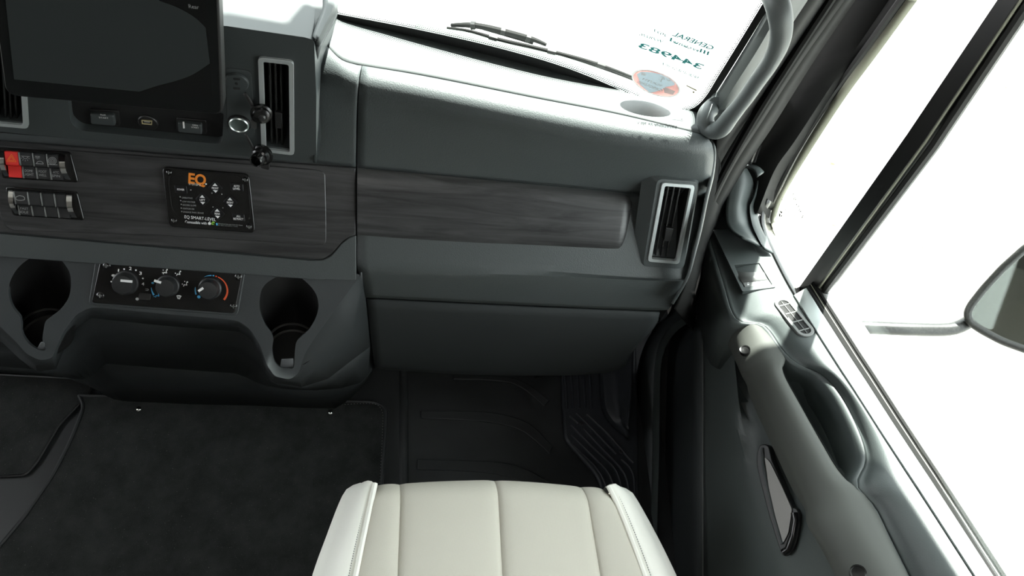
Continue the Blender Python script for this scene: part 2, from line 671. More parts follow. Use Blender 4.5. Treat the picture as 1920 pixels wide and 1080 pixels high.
# windshield
win = thing('window_1', (.2, .8, .95), kind='structure')
bl = WS.l(-700, -60)
wsb = [(-1.5, -.03), WS.l(1200, 215), WS.l(1318, 224), WS.l(1345, 205), WS.l(1420, 88), WS.l(1480, -12), WS.l(1640, -270), (-1.5, .62)]
obj('glass_pane', MB().prism(WS, wsb, -.006, -.001), M['glass'], win)
fb_low = [(600, 26), (629, 31), (645, 47), (760, 68), (900, 97), (1060, 137), (1195, 186), (1225, 197)]
fb_up = [(600, 20), (629, 25), (760, 50), (880, 76), (960, 96), (1040, 119), (1120, 149), (1200, 186)]
lo = spl([(*q, 0) for q in fb_low], 20)
up = spl([(*q, 0) for q in fb_up], 20)
mb = MB().grid([[WS.at(*WS.l(q.x, q.y+6), .0004) for q in lo], [WS.at(*WS.l(q.x, q.y), .0004) for q in up]])
obj('frit_band', mb, M['matte'], win, sharp=0)
fr_in = [(1262, 207), (1283, 207), (1305, 199), (1325, 178), (1347, 142), (1390, 72), (1441, -12)]
fr_out = [(1262, 214), (1290, 214), (1318, 206), (1338, 180), (1360, 146), (1405, 74), (1458, -14)]
a = spl([(*q, 0) for q in fr_in], 30)
b = spl([(*q, 0) for q in fr_out], 30)
mb = MB().grid([[WS.at(*WS.l(q.x, q.y), .0004) for q in a], [WS.at(*WS.l(q.x, q.y), .0004) for q in b]])
obj('frit_band', mb, M['matte'], win, sharp=0)
mb = MB()


def dots(line, into, nd, rows):
    L = spl([(*q, 0) for q in line], nd)
    for k in range(rows):
        for i, q in enumerate(L[:-1]):
            t = (L[i+1]-q)
            nrm = Vector(into)
            w = q + t*(0.5*(k % 2)) + Vector((*nrm, 0))*(2.2+3.3*k)
            rr = (2.1-0.42*k)*WS.px(w.x, w.y)*0.9
            c0 = WS.l(w.x, w.y)
            mb.flat(WS, circ(c0[0], c0[1], rr, 6), .0004)


dots(fr_in, (-.85, -.5), 95, 4)
dots(fb_up, (.2, -.98), 165, 3)
obj('frit_dots', mb, M['matte'], win, sharp=0, kind='stuff')

# ---------------------------------------------------------------- dashboard
dash = thing('dashboard', (.2, .8, .7), 'dark grey textured truck dashboard with grey wood trim under the windshield', 'dashboard')


def loft(name, rows, n, mats, parent, sm=4, solid=.004, sharp=45, straight=False, **kw):
    R = []
    for r in rows:
        pts, con = r[0], r[1]
        q = spl([(*p, 0) for p in pts], n)
        if straight:
            q = [Vector((*p, 0)) for p in pts]
        R.append([pp(w.x, w.y, con) for w in q])
    if sm > 1 and len(R) > 2:
        nn = (len(R)-1)*sm+1
        cols = [spl([R[i][j] for i in range(len(R))], nn) for j in range(len(R[0]))]
        R = [[cols[j][i] for j in range(len(cols))] for i in range(nn)]
    mb = MB().grid(R)
    # keep the face towards the room: the normal must look at the camera side
    f = mb.f[len(mb.f)//2]
    a, b, c = [mb.v[i] for i in f[:3]]
    if (b-a).cross(c-a).dot(CAM-a) < 0:
        mb.f = [g[::-1] for g in mb.f]
    return obj(name, mb, mats, parent, solid=solid, sharp=sharp, **kw)


# pad between windshield and seam
loft('dash_top', [
    ([(550, -30), (612, -4), (640, 24), (760, 44), (900, 72), (1060, 110), (1200, 158), (1290, 192), (1330, 198)], ('z', .915)),
    ([(560, -8), (620, 12), (645, 38), (760, 60), (900, 88), (1060, 128), (1195, 176), (1262, 203), (1310, 208)], ('z', .945)),
    ([(580, 10), (618, 35), (645, 58), (760, 78), (900, 105), (1060, 147), (1195, 193), (1270, 215), (1312, 222)], ('z', .952)),
    ([(600, 65), (618, 88), (640, 109), (668, 118.5), (800, 140.5), (1000, 180.5), (1160, 211.5), (1290, 242.5), (1330, 250)], ('z', .963))],
    60, M['dash_pad'], dash)
# brow and upper face, one moulding left of the seam, one right of it
seam = lambda x0: None
rowsR = [
    ([(679, 123), (800, 143.5), (1000, 183.5), (1160, 214.5), (1290, 245.5), (1316, 252)], ('z', .962)),
    ([(676, 141), (800, 163), (1000, 204), (1160, 236), (1290, 262), (1332, 264)], ('z', .9595)),
    ([(673, 168), (800, 192), (1000, 233), (1160, 264), (1290, 286), (1338, 285)], ('z', .946)),
    ([(671, 215), (800, 233), (1000, 270), (1160, 297), (1290, 317), (1336, 316)], ('z', .904)),
    ([(669.5, 314), (800, 327), (1000, 345), (1160, 360), (1290, 371), (1324, 374)], pw)]
loft('upper_panel', rowsR, 40, M['plastic'], dash, sm=5)
rowsL = [
    ([(600, 67), (618, 91), (640, 112), (668, 121.5), (678, 123)], ('z', .962)),
    ([(596, 96), (616, 112), (640, 130), (664, 139), (674, 141)], ('z', .9595)),
    ([(592, 130), (612, 142), (640, 157), (662, 166), (671, 168)], ('z', .946)),
    ([(586, 200), (612, 206), (640, 211), (660, 214), (668.5, 215)], ('z', .904)),
    ([(586, 304), (612, 308), (640, 311), (660, 313), (667, 313.5)], pw)]
loft('column_panel', rowsL, 14, M['plastic'], dash, sm=5)
# lower face right of the seam down to the lower seam
loft('lower_face', [
    ([(669.5, 314), (1000, 345), (1290, 371), (1324, 374)], pw),
    ([(669.5, 380), (1000, 404), (1290, 425), (1314, 428)], pw),
    ([(669.5, 440), (1000, 458), (1280, 476), (1302, 478)], pw),
    ([(669.5, 500), (1000, 512), (1270, 522), (1290, 522)], pw),
    ([(672, 510), (1000, 521), (1268, 531), (1287, 530)], ('y', .632)),
    ([(686, 558), (1000, 573), (1236, 582), (1262, 570)], ('y', .638))], 30, M['plastic'], dash, sm=4)
loft('side_face', [
    ([(1330, 250), (1340, 268), (1343, 290), (1339, 330), (1328, 374), (1317, 428), (1304, 478), (1291, 522), (1263, 571)], ('x', .50)),
    ([(1320, 246), (1336, 262), (1341, 285), (1338, 320), (1326, 374), (1315, 428), (1303, 478), (1290.5, 522), (1262.5, 570.5)], ('x', .485))], 24, M['plastic'], dash, sm=1)
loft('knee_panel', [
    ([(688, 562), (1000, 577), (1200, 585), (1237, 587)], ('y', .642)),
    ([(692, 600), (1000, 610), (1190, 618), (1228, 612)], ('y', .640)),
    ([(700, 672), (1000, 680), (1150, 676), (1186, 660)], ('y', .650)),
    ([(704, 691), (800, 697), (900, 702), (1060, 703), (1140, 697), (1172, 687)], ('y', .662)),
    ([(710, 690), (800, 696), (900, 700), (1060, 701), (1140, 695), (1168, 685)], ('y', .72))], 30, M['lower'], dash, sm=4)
obj('fascia', MB().prism(PW.off(-.004), PW.L([(-90, 244), (0, 250), (600, 300), (667.5, 308), (667.5, 520), (600, 520), (-90, 470)]), -.006, .0), M['smooth'], dash)
obj('fascia_lower', MB().prism(PW.off(-.002), PW.L([(668, 441), (655, 444.5), (640, 456), (620, 480), (605, 488), (580, 488), (300, 464), (0, 438), (-90, 430), (-90, 475), (600, 525), (668, 525)]), 0, .003), M['plastic'], dash, bevel=.0015)
# wood trim
wr = PW.L([(670, 315), (800, 326), (1000, 346), (1160, 361), (1186, 366), (1182, 395), (1174, 440), (1168, 467), (1150, 466), (1000, 459), (800, 449), (670, 440)])
wr = rnd(wr, [0, 0, 0, 0, .016, 0, 0, .013, 0, 0, 0, 0], 5)
wt_ = [(670, 315), (760, 323), (880, 334), (1000, 346), (1100, 356), (1160, 362), (1178, 368), (1185, 380)]
wb_ = [(670, 440), (760, 447), (880, 454), (1000, 459), (1100, 464), (1150, 466), (1163, 464), (1171, 450)]
mbw = MB()
Ra_ = []
for t_, c_ in ((0, -.002), (0, .001), (.06, .0042), (.16, .0062), (.35, .0072), (.6, .0066), (.8, .0048), (.93, .0025), (1, .0008), (1, -.002)):
    Ra_.append(spl([PW.at(*PW.l(*tuple(Vector(a_).lerp(Vector(b_), t_))), c_ if k_ < 7 else c_*.4) for k_, (a_, b_) in enumerate(zip(wt_, wb_))], 50))
mbw.grid(Ra_)
mbw.f = [f[::-1] for f in mbw.f]
mbw.fan([r[-1] for r in Ra_])
t = obj('wood_trim', mbw, M['wood'], dash, sharp=50, label='grey wood trim strip on the glove box side')
wri = PW.L([(640, 322), (800, 333), (1000, 352), (1150, 366), (1176, 371), (1172, 400), (1165, 436), (1160, 459), (1140, 457), (1000, 451), (800, 441), (640, 431)])
wl = PW.L([(-70, 258), (0, 263), (300, 287), (600, 309), (667, 314.5), (667, 440), (655, 443), (641, 453), (620, 477), (605, 485), (582, 485), (300, 461), (0, 435), (-70, 429)])
obj('wood_trim', MB().prism(PW, wl, -.004, .0025), M['wood'], dash, bevel=.0015, label='grey wood trim around the switches')
wli = PW.L([(-70, 266), (0, 271), (300, 293), (592, 317), (610, 322), (612, 400), (612, 458), (590, 459), (560, 456), (300, 440), (20, 431), (3, 408), (-6, 330)])
wli = rnd(wli, [0, 0, 0, 0, .012, 0, .010, 0, 0, 0, .01, .008, 0], 4)
obj('wood_trim_inset', MB().prism(PW, wli, .002, .0042), M['wood'], dash, bevel=.0012)
# centre pod
pod = PF.L([(-120, 20), (425, 49), (570, 70), (589, 75), (593, 180), (593, 305), (566, 304), (0, 247), (-120, 236)])
pod = rnd(pod, [0, 0, 0, .014, 0, .010, 0, 0, 0], 5)
rec = rnd(PF.L([(127, 185), (420, 212), (416, 271), (150, 245), (132, 230)]), [.004, .004, .008, .014, .01], 4)


def vent_hole(F, q):
    return rnd(F.L(q), .004, 3)


VQ1 = [(484, 104), (551, 112), (552, 288), (491, 281)]
VQ0 = [(-22, 60), (44, 60), (55, 238), (-12, 232)]
VQ2 = [(1240.5, 340), (1302, 345.5), (1272, 493), (1213.5, 488)]
ins = lambda q, k: [tuple(Vector(p).lerp(sum((Vector(w) for w in q), Vector((0, 0)))/4, k)) for p in q]
holes = [rec, vent_hole(PF, ins(VQ1, .09)), vent_hole(PF, ins(VQ0, .09)),
         circ(*PF.l(449, 229), 17*PF.px(449, 229), 20)]
obj('center_pod', MB().prism(PF, pod, -.17, 0, holes=holes), M['smooth'], dash, bevel=.006, seg=3)
obj('pod_recess', MB().prism(PF.off(-.012), rnd(PF.L([(115, 170), (430, 200), (428, 285), (115, 262)]), .004), -.003, 0), M['black'], dash)
loft('pod_top', [
    ([(300, -70), (420, -50), (600, -22), (612, -16)], ('z', 1.052)),
    ([(300, -20), (420, -4), (604, 16), (612, 18)], ('z', 1.05)),
    ([(-120, 26), (300, 36), (425, 47), (560, 66), (593, 73)], ('z', 1.048))], 20, M['dash_pad'], dash, sm=3)
loft('pod_rim', [
    ([(602, -30), (606, 0), (604, 18), (590, 55), (586, 68)], ('z', 1.053)),
    ([(612, -30), (620, 0), (618, 18), (600, 60), (595, 74)], ('z', 1.057)),
    ([(622, -30), (631, 2), (629, 20), (606, 66), (597, 80)], ('z', 1.047)),
    ([(628, -30), (634, 16), (631, 30), (607, 76), (598, 92)], ('z', 1.02))], 16, M['dash_pad'], dash, sm=3)
loft('pod_side', [
    ([(634, 12), (631, 28), (607, 76), (598, 90)], ('z', 1.03)),
    ([(633, 26), (622, 60), (600, 110), (594, 140)], ('z', .97)),
    ([(630, 40), (610, 200), (595, 300), (593, 306)], ('z', .86))], 12, M['smooth'], dash, sm=2)
sl_ = Fr((0, 0, 1.0505), (0, 0, 1))
obj('pod_slot', MB().prism(sl_, sl_.L([(416, 32), (445, 34), (456, 38), (448, 39), (416, 37)]), -.001, .0012), M['matte'], dash)


# ---------------------------------------------------------------- air vents
def bil(q, s, t):
    a = Vector(q[0]).lerp(Vector(q[1]), s)
    b = Vector(q[3]).lerp(Vector(q[2]), s)
    return tuple(a.lerp(b, t))


def air_vent(F, quad, label, knob=True, tilt=.3):
    q = F.L(quad)
    c = F.at(*bil(q, .5, .5))
    t = thing('air_vent', c, label, 'vent', 'air vents of the dashboard')
    out = rnd(q, .006, 5)
    w = .0052
    inn = []
    cx, cy = bil(q, .5, .5)
    W = (Vector(q[0])-Vector(q[1])).length
    H = (Vector(q[0])-Vector(q[3])).length
    fs, ft = w/W, w/H
    qi = [bil(q, fs, ft), bil(q, 1-fs, ft), bil(q, 1-fs, 1-ft), bil(q, fs, 1-ft)]
    inn = rnd(qi, .003, 4)
    obj('frame', MB().prism(F, out, -.003, .0035, holes=[inn]), M['silver'], t, bevel=.0012)
    mb = MB()
    e = rnd([bil(q, fs*.6, ft*.6), bil(q, 1-fs*.6, ft*.6), bil(q, 1-fs*.6, 1-ft*.6), bil(q, fs*.6, 1-ft*.6)], .003, 3)
    n = len(e)
    if area2(e) < 0:
        e = e[::-1]
    mb.grid([[F.at(*p, -.045) for p in e], [F.at(*p, -.003) for p in e]], wrap=True)
    mb.f = [f[::-1] for f in mb.f]
    mb.fan([F.at(*p, -.044) for p in e])
    obj('duct', mb, M['matte'], t, sharp=40)
    for k, s in enumerate((.28, .50, .72)):
        hw = .07
        vb = MB()
        a0, a1 = bil(qi, s-hw, .012), bil(qi, s-hw, .988)
        b0, b1 = bil(qi, s+hw*tilt, .012), bil(qi, s+hw*tilt, .988)
        A0, A1 = F.at(*a0, -.005), F.at(*a1, -.005)
        B0, B1 = F.at(*b0, -.022), F.at(*b1, -.022)
        nrm = (B0-A0).cross(A1-A0).normalized()*.0011
        vb.add([A0-nrm, A1-nrm, B1-nrm, B0-nrm, A0+nrm, A1+nrm, B1+nrm, B0+nrm],
               [(3, 2, 1, 0), (4, 5, 6, 7), (0, 1, 5, 4), (1, 2, 6, 5), (2, 3, 7, 6), (3, 0, 4, 7)])
        vane = obj('vane', vb, M['black'], t, bevel=.0005)
        if k == 1 and knob:
            kq = [bil(qi, .38, .56), bil(qi, .70, .57), bil(qi, .66, .75), bil(qi, .40, .75)]
            obj('slide_knob', MB().prism(F, kq, -.012, -.001), M['black'], vane, bevel=.0008)
    for tt in (.2, .8):
        pa, pb = F.at(*bil(qi, .01, tt), -.030), F.at(*bil(qi, .99, tt), -.030)
        obj('rear_vane', MB().tube([pa, pb], .0016, 6), M['matte'], t)
    return t


air_vent(PF, VQ1, 'silver framed air vent on the pod right of the screen, socket caps hanging over it')
air_vent(PF, VQ0, 'silver framed air vent mostly hidden behind the left edge of the screen', knob=False)
vb_ = pp(1243, 492, pw); vt_ = pp(1271, 342, ('z', .866)); vt_.x = vb_.x
RV = Fr(vb_, Vector((1, 0, 0)).cross(vt_-vb_))
obj('vent_boss', MB().prism(RV, rnd(RV.L([(1212, 320), (1322, 328), (1290, 512), (1186, 507)]), .014, 5), -.016, .0045, taper=rnd(RV.L([(1231, 332), (1307, 338), (1280, 501), (1204, 496)]), .010, 5),
    holes=[vent_hole(RV, ins(VQ2, .06))]), M['plastic'], dash, bevel=.003, seg=3)
air_vent(RV.off(.004), VQ2, 'silver framed air vent at the right end of the dashboard by the door', tilt=.9)

# ---------------------------------------------------------------- touch screen
MF = Fr((-.25, .6, 1.05), (0, -1, 0))
mon = thing('touch_screen', (-.25, .61, 1.05), 'large black touch screen standing in front of the dashboard pod', 'screen')
mo = rnd(MF.L([(-22, -60), (408, -60), (419, 216), (11, 180)]), [.01, .01, .010, .014], 6)
obj('housing', MB().prism(MF, mo, -.022, 0), M['black'], mon, bevel=.0022, seg=3)
mi = rnd(MF.L([(-18, -60), (404, -60), (413, 212), (14, 177)]), [.004, .004, .008, .012], 5)
obj('bezel_glass', MB().prism(MF, mi, 0, .0008), M['screen'], mon)
im = MF.L([(5, -60), (382, -60), (397, 186), (27, 147)])
scr = obj('display_area', MB().flat(MF, im, .0012), mat('screen_dark', (.012, .012, .012), .15), mon, sharp=0)
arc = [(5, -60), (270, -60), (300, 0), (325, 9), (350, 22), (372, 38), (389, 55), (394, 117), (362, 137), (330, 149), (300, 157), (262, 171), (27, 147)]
obj('reflection_patch', MB().flat(MF, MF.L([(5, -60), (270, -60)] + [(q.x, q.y) for q in spl([(*p_, 0) for p_ in ((300, 0), (335, 13), (366, 31), (386, 50))], 10)] + [(q.x, q.y) for q in spl([(*p_, 0) for p_ in ((394, 117), (362, 138), (330, 150), (296, 159), (262, 170))], 12)] + [(27, 147)]), .0014), M['reflect'], scr, sharp=0)
obj('lettering', MB().text(MF, 'Rear', (355, 13), (374, 15), 8.5, .0017, 0), M['dimwhite'], scr, sharp=0)
obj('mount_arm', MB().box((-.32, .62, 1.0), (-.18, .70, 1.04)), M['black'], mon, bevel=.004)

# ---------------------------------------------------------------- pod switches
RC = PF.off(-.012)


def pod_switch(q, lines, label, led=False):
    F = RC
    t = thing('rocker_switch', F.at(*F.l(*q[0])), label, 'switch', 'switches under the screen')
    bz = rnd(F.L([(q[0][0]-4, q[0][1]-3), (q[1][0]+7, q[1][1]-3), (q[2][0]+7, q[2][1]+5), (q[3][0]-4, q[3][1]+4)]), .003, 3)
    obj('bezel', MB().prism(F, bz, -.001, .002), M['black'], t, bevel=.0008)
    r = obj('rocker', MB().prism(F, rnd(F.L(q), .003, 4), .001, .0075), M['smooth'], t, bevel=.0016, seg=3)
    G = F.off(.0077)
    tx = MB()
    for s, p0, p1, h in lines:
        tx.text(G, s, p0, p1, h, .0002)
    obj('lettering', tx, M['white'], r, sharp=0)
    if led:
        obj('indicator_bar', MB().prism(G, G.L([(342.5, 228), (345.5, 228), (346.5, 240), (343.5, 240)]), 0, .0006), M['white'], r)
    return t


pod_switch([(171, 206), (216, 209), (219, 229), (173, 225)], [('AUX', (188, 216), (199, 217), 4), ('START', (186, 221.5), (204, 223), 4)],
           'plain black AUX START rocker switch under the screen')
pod_switch([(335, 222), (380, 227), (381, 245), (336, 240)], [('GEN', (361, 235.5), (371, 236.5), 3.6), ('START', (359, 239.5), (373, 241), 3.6)],
           'GEN START rocker switch with a white bar right of the USB port', led=True)
us = thing('usb_port', RC.at(*RC.l(277, 227)), 'round black USB port between the two rocker switches', 'port')
obj('body', MB().lathe(RC, *RC.l(278, 228), [(.0115, -.001), (.0115, .002), (.0105, .003), (.009, .003)], 24), M['black'], us)
u4 = RC.L([(266.5, 220.5), (286.5, 222.5), (286, 230), (267, 228)])
obj('socket_frame', MB().prism(RC, u4, .003, .0042, holes=[RC.L([(268, 222), (285, 224), (284.5, 228.8), (268.5, 227)])]), M['tan'], us)
obj('tongue', MB().prism(RC, RC.L([(271, 223.8), (282, 225), (282, 226.2), (271, 225)]), .003, .0036), M['dimwhite'], us)

# ---------------------------------------------------------------- socket outlets with dangling caps
obj('socket_plate', MB().prism(PF, rnd(PF.L([(424, 126), (470, 132), (476, 200), (478, 256), (440, 254), (427, 244)]), .006, 4), -.001, .0012,
    holes=[circ(*PF.l(449, 229), 17*PF.px(449, 229), 20)]), M['smooth'], dash, bevel=.0006)
usb2 = thing('usb_charger_socket', PF.at(*PF.l(445, 151)), 'round dual USB socket with a dangling cap above the chrome power socket', 'socket')
c2 = PF.l(445, 151)
rr = 21*PF.px(445, 151)
obj('body', MB().lathe(PF, *c2, [(rr, .001), (rr, .0035), (rr*.93, .005), (rr*.4, .0052)], 32), M['smooth'], usb2)
mb = MB()
for vv in (142.5, 160):
    mb.prism(PF, rnd(PF.L([(438, vv-2.5), (451, vv-1.5), (452, vv+2), (439, vv+1.3)]), .001, 2), .005, .0056)
mb.prism(PF, circ(*PF.l(444.5, 151), .0016, 12), .005, .0056)
obj('slots', mb, M['matte'], usb2)


def strap(parent, pts, w):
    mb = MB()
    L = spl([(*q, 0) for q in pts], 10)
    R = [[], []]
    for i, q in enumerate(L):
        tt = (L[min(i+1, 9)]-L[max(i-1, 0)]).normalized()
        nn = Vector((-tt.y, tt.x, 0))*w
        c = .0035 + .010*i/9
        for k, sgn in ((0, -1), (1, 1)):
            a, b = PF.l(q.x+nn.x*sgn, q.y+nn.y*sgn)
            R[k].append(PF.at(a, b, c))
    mb.grid(R)
    return obj('strap', mb, M['seal'], parent, solid=.0015)


strap(usb2, [(459, 170), (470, 181), (480, 196), (487, 206)], 3)
CF1 = Fr(pp(490, 214, offs(pf, .014)), (.25, -1, .25))
cap1 = obj('cap', MB().lathe(CF1, 0, 0, [(.0115, -.004), (.0125, -.002), (.0122, .001), (.010, .002), (.0092, .006), (.006, .0075), (.0035, .0078), (.003, .004)], 28), M['gloss'], usb2)
obj('cap_hub', MB().lathe(CF1, 0, 0, [(.0045, .004), (.004, .009), (.002, .0105)], 16), M['black'], cap1)
obj('cap_tab', MB().prism(CF1, rnd([(-.012, -.019), (-.006, -.021), (-.005, -.008), (-.012, -.008)], .002, 3), -.003, -.001), M['seal'], cap1)
ps2 = thing('power_socket', PF.at(*PF.l(449, 229)), 'chrome ringed power socket with a dangling black cap', 'socket')
c3 = PF.l(449, 229)
rr = 18.5*PF.px(449, 229)
mb = MB().lathe(PF, *c3, [(rr*1.12, .0005), (rr*1.12, .003), (rr*1.0, .004), (rr*.93, .0035)], 32, capend=False)
obj('collar', mb, M['gloss'], ps2)
mb = MB().lathe(PF, *c3, [(rr*.98, .002), (rr*.98, .0055), (rr*.90, .0065), (rr*.82, .0055), (rr*.80, 0), (rr*.76, -.016), (rr*.45, -.020), (rr*.2, -.0205)], 32)
obj('barrel', mb, M['socket'], ps2)
strap(ps2, [(461, 246), (470, 257), (478, 268), (485, 277)], 2)
CF2 = Fr(pp(490, 292, offs(pf, .016)), (-.35, -1, .3))
cap2 = obj('cap', MB().lathe(CF2, 0, 0, [(.0125, -.006), (.0135, -.004), (.0132, -.001), (.0110, 0), (.0105, .006), (.0085, .0075), (.0078, .015), (.0072, .016), (.0062, .015), (.006, .003)], 28), M['gloss'], ps2)
obj('cap_tab', MB().prism(CF2, rnd([(-.003, -.020), (.008, -.020), (.008, -.008), (-.003, -.008)], .002, 3), -.005, -.003), M['seal'], cap2)


# ---------------------------------------------------------------- screws
def screw(parent, F, u, v, c, r=.0042, name='screw', m='gloss'):
    a, b = F.l(u, v)
    mb = MB().lathe(F, a, b, [(r, c-.001), (r, c+.0006), (r*.8, c+.0016), (r*.35, c+.0022)], 14)
    o = obj(name, mb, M[m], parent)
    x = MB()
    x.prism(F, [(a-r*.55, b-r*.12), (a+r*.55, b-r*.12), (a+r*.55, b+r*.12), (a-r*.55, b+r*.12)], c+.0017, c+.0024)
    x.prism(F, [(a-r*.12, b-r*.55), (a+r*.12, b-r*.55), (a+r*.12, b+r*.55), (a-r*.12, b+r*.55)], c+.0017, c+.0024)
    obj('cross_slot', x, M['grey'], o)
    return o


# ---------------------------------------------------------------- switch banks
def switch_bank(top, mid, bot, label, first_red, marks):
    """top/mid/bot: pixel pairs (left, right) of the rocker rows; four double rockers"""
    F = PW.off(.0042)
    T = [F.l(*p) for p in top]; Mi = [F.l(*p) for p in mid]; B = [F.l(*p) for p in bot]
    t = thing('switch_bank', F.at(*Mi[0]), label, 'switches', 'switch banks in the wood trim')
    lerp2 = lambda a, b, s: (a[0]+(b[0]-a[0])*s, a[1]+(b[1]-a[1])*s)
    out = [lerp2(*T, -.06), lerp2(*T, 1.06), lerp2(*B, 1.09), lerp2(*B, -.06)]
    out = [(p[0], p[1]+(.0035 if i < 2 else -.0035)) for i, p in enumerate(out)]
    obj('frame', MB().prism(F, rnd(out, .004, 4), -.001, .003), M['gloss'], t, bevel=.001)
    e = [.0, .085, .295, .50, .71, .90, 1.0]
    for k in range(6):
        s0, s1 = e[k]+.006, e[k+1]-.006
        if k in (0, 5):
            name, m = 'end_cap', M['chrome']
        else:
            name, m = 'rocker', M['red'] if (first_red and k == 1) else M['rocker']
        rows = [[F.at(*lerp2(*T, s), .002) for s in (s0, s1)], [F.at(*lerp2(*T, s), .0085) for s in (s0, s1)],
                [F.at(*lerp2(*Mi, s), .0125) for s in (s0, s1)],
                [F.at(*lerp2(lerp2(*Mi, s), lerp2(*B, s), .12), .0075) for s in (s0, s1)],
                [F.at(*lerp2(*B, s), .0105) for s in (s0, s1)], [F.at(*lerp2(*B, s), .002) for s in (s0, s1)]]
        if name == 'end_cap':
            rows = [[F.at(*lerp2(*T, s), .002) for s in (s0, s1)]] + [[F.at(*(lerp2(lerp2(*T, s), lerp2(*Mi, s), w) if w <= 1 else lerp2(lerp2(*Mi, s), lerp2(*B, s), w-1)), .006+.008*math.sin(math.pi*w/2)) for s in (s0, s1)] for w in (0, .4, .8, 1.2, 1.6, 2)] + [[F.at(*lerp2(*B, s), .002) for s in (s0, s1)]]
        mb = MB()
        L = [r[0] for r in rows]; R = [r[1] for r in rows]
        mb.grid([R, L])
        mb.fan(L); mb.fan(R[::-1])
        o = obj(name, mb, m, t, bevel=.0009, sharp=35, label='red hazard rocker' if m is M['red'] else None)
        if 1 <= k <= 4 and not (first_red and k == 1):
            o2 = [[F.at(*lerp2(*T, s), .0087) for s in (s0, s0+.022)], [F.at(*lerp2(*Mi, s), .0122) for s in (s0, s0+.022)]]
            o3 = [[F.at(*lerp2(lerp2(*Mi, s), lerp2(*B, s), .14), .0078) for s in (s0, s0+.022)], [F.at(*lerp2(*B, s), .0107) for s in (s0, s0+.022)]]
            hb = MB()
            for q in (o2, o3):
                hb.add([q[0][0], q[0][1], q[1][1], q[1][0]], [(3, 2, 1, 0)])
            obj('edge_ridge', hb, M['grey'], o, solid=-.0006, sharp=0)
        if k in marks:
            tb = MB()
            # upper facet frame and lower facet frame
            sc = (s0+s1)/2
            pu0, pu1 = F.at(*lerp2(*T, sc), .0085), F.at(*lerp2(*Mi, sc), .0125)
            pl0, pl1 = F.at(*lerp2(lerp2(*Mi, sc), lerp2(*B, sc), .12), .0075), F.at(*lerp2(*B, sc), .0105)
            ax = F.at(*T[1])-F.at(*T[0])
            FU = Fr((pu0+pu1)/2, ax.cross(pu0-pu1), ax)
            FL = Fr((pl0+pl1)/2, ax.cross(pl0-pl1), ax)
            marks[k](tb, FU, FL)
            obj('legend', tb, M['orange'] if (first_red and k == 1) else M['dimwhite'], o, sharp=0)
    return t


def ln(tb, F, x0, y0, x1, y1, w=.0005, m=0):
    a, b = Vector((x0, y0)), Vector((x1, y1))
    n = (b-a).normalized()
    n = Vector((-n.y, n.x))*w/2
    tb.flat(F, [tuple(a+n), tuple(a-n), tuple(b-n), tuple(b+n)], .0007, m)


def two(s1, s2, k=1.0):
    def f(tb, FU, FL):
        for s, y in ((s1, .0008), (s2, -.0038)):
            w = .00115*len(s)*k
            tb.text(FL, s, (-w, y), (w, y), .0030, .0007, 0, ab=True)
    return f


def arcln(tb, F, cx, cy, r, a0, a1, n=8, w=.0005, rx=1.0):
    pr = None
    for i in range(n+1):
        a = math.radians(a0+(a1-a0)*i/n)
        q = (cx+r*rx*math.cos(a), cy+r*math.sin(a))
        if pr:
            ln(tb, F, *pr, *q, w)
        pr = q


def m_hazard(tb, FU, FL):
    for r in (.0062, .0036):
        p = [(r*math.cos(math.radians(a)), r*math.sin(math.radians(a))-.001) for a in (90, 210, 330)]
        for i in range(3):
            ln(tb, FU, *p[i-1], *p[i])


def lampsym(tb, F, cx, cy, s):
    ln(tb, F, cx-.006*s, cy+.003*s, cx+.006*s, cy+.003*s, .0006)
    arcln(tb, F, cx, cy+.003*s, .0035*s, 180, 360, 6, .0006)
    for a in (200, 235, 270, 305, 340):
        c, d = math.cos(math.radians(a)), math.sin(math.radians(a))
        ln(tb, F, cx+.0045*s*c, cy+.002*s+.0045*s*d, cx+.0063*s*c, cy+.002*s+.0063*s*d, .0006)


def m_dome(tb, FU, FL):
    lampsym(tb, FU, 0, .001, .85)
    two('DOME', 'LIGHT')(tb, FU, FL)


def m_foot(tb, FU, FL):
    lampsym(tb, FU, -.002, .003, .5)
    arcln(tb, FU, .001, -.0045, .003, 0, 180, 6, .0006, 1.3)
    ln(tb, FU, -.004, -.0047, .005, -.0047, .0007)
    two('FOOT', 'WELL')(tb, FU, FL)


def m_atc(tb, FU, FL):
    for r in (.0046, .003, .0014):
        arcln(tb, FU, 0, 0, r, 0, 360, 12, .0006)
    ln(tb, FU, -.005, -.0048, .006, -.0048, .0007)
    two('ATC', 'SPIN')(tb, FU, FL)


def m_engine(tb, FU, FL):
    p = [(-.005, -.002), (-.005, .001), (-.003, .002), (-.001, .003), (.003, .0025), (.005, .001), (.005, -.002), (.001, -.003), (-.003, -.003)]
    for i in range(len(p)):
        ln(tb, FU, *p[i-1], *p[i], .0007)
    two('FAST', 'IDLE')(tb, FU, FL)


switch_bank([(2, 281), (126, 289)], [(8, 305), (131, 312)], [(12, 329), (137, 336)],
            'upper switch bank in the wood trim with a red hazard rocker', True, {1: m_hazard, 2: m_dome, 3: m_foot, 4: m_atc})
switch_bank([(19, 355), (139, 363)], [(25, 378), (144, 386)], [(32, 399), (149, 407)],
            'lower switch bank in the wood trim, all rockers black', False, {1: m_engine})

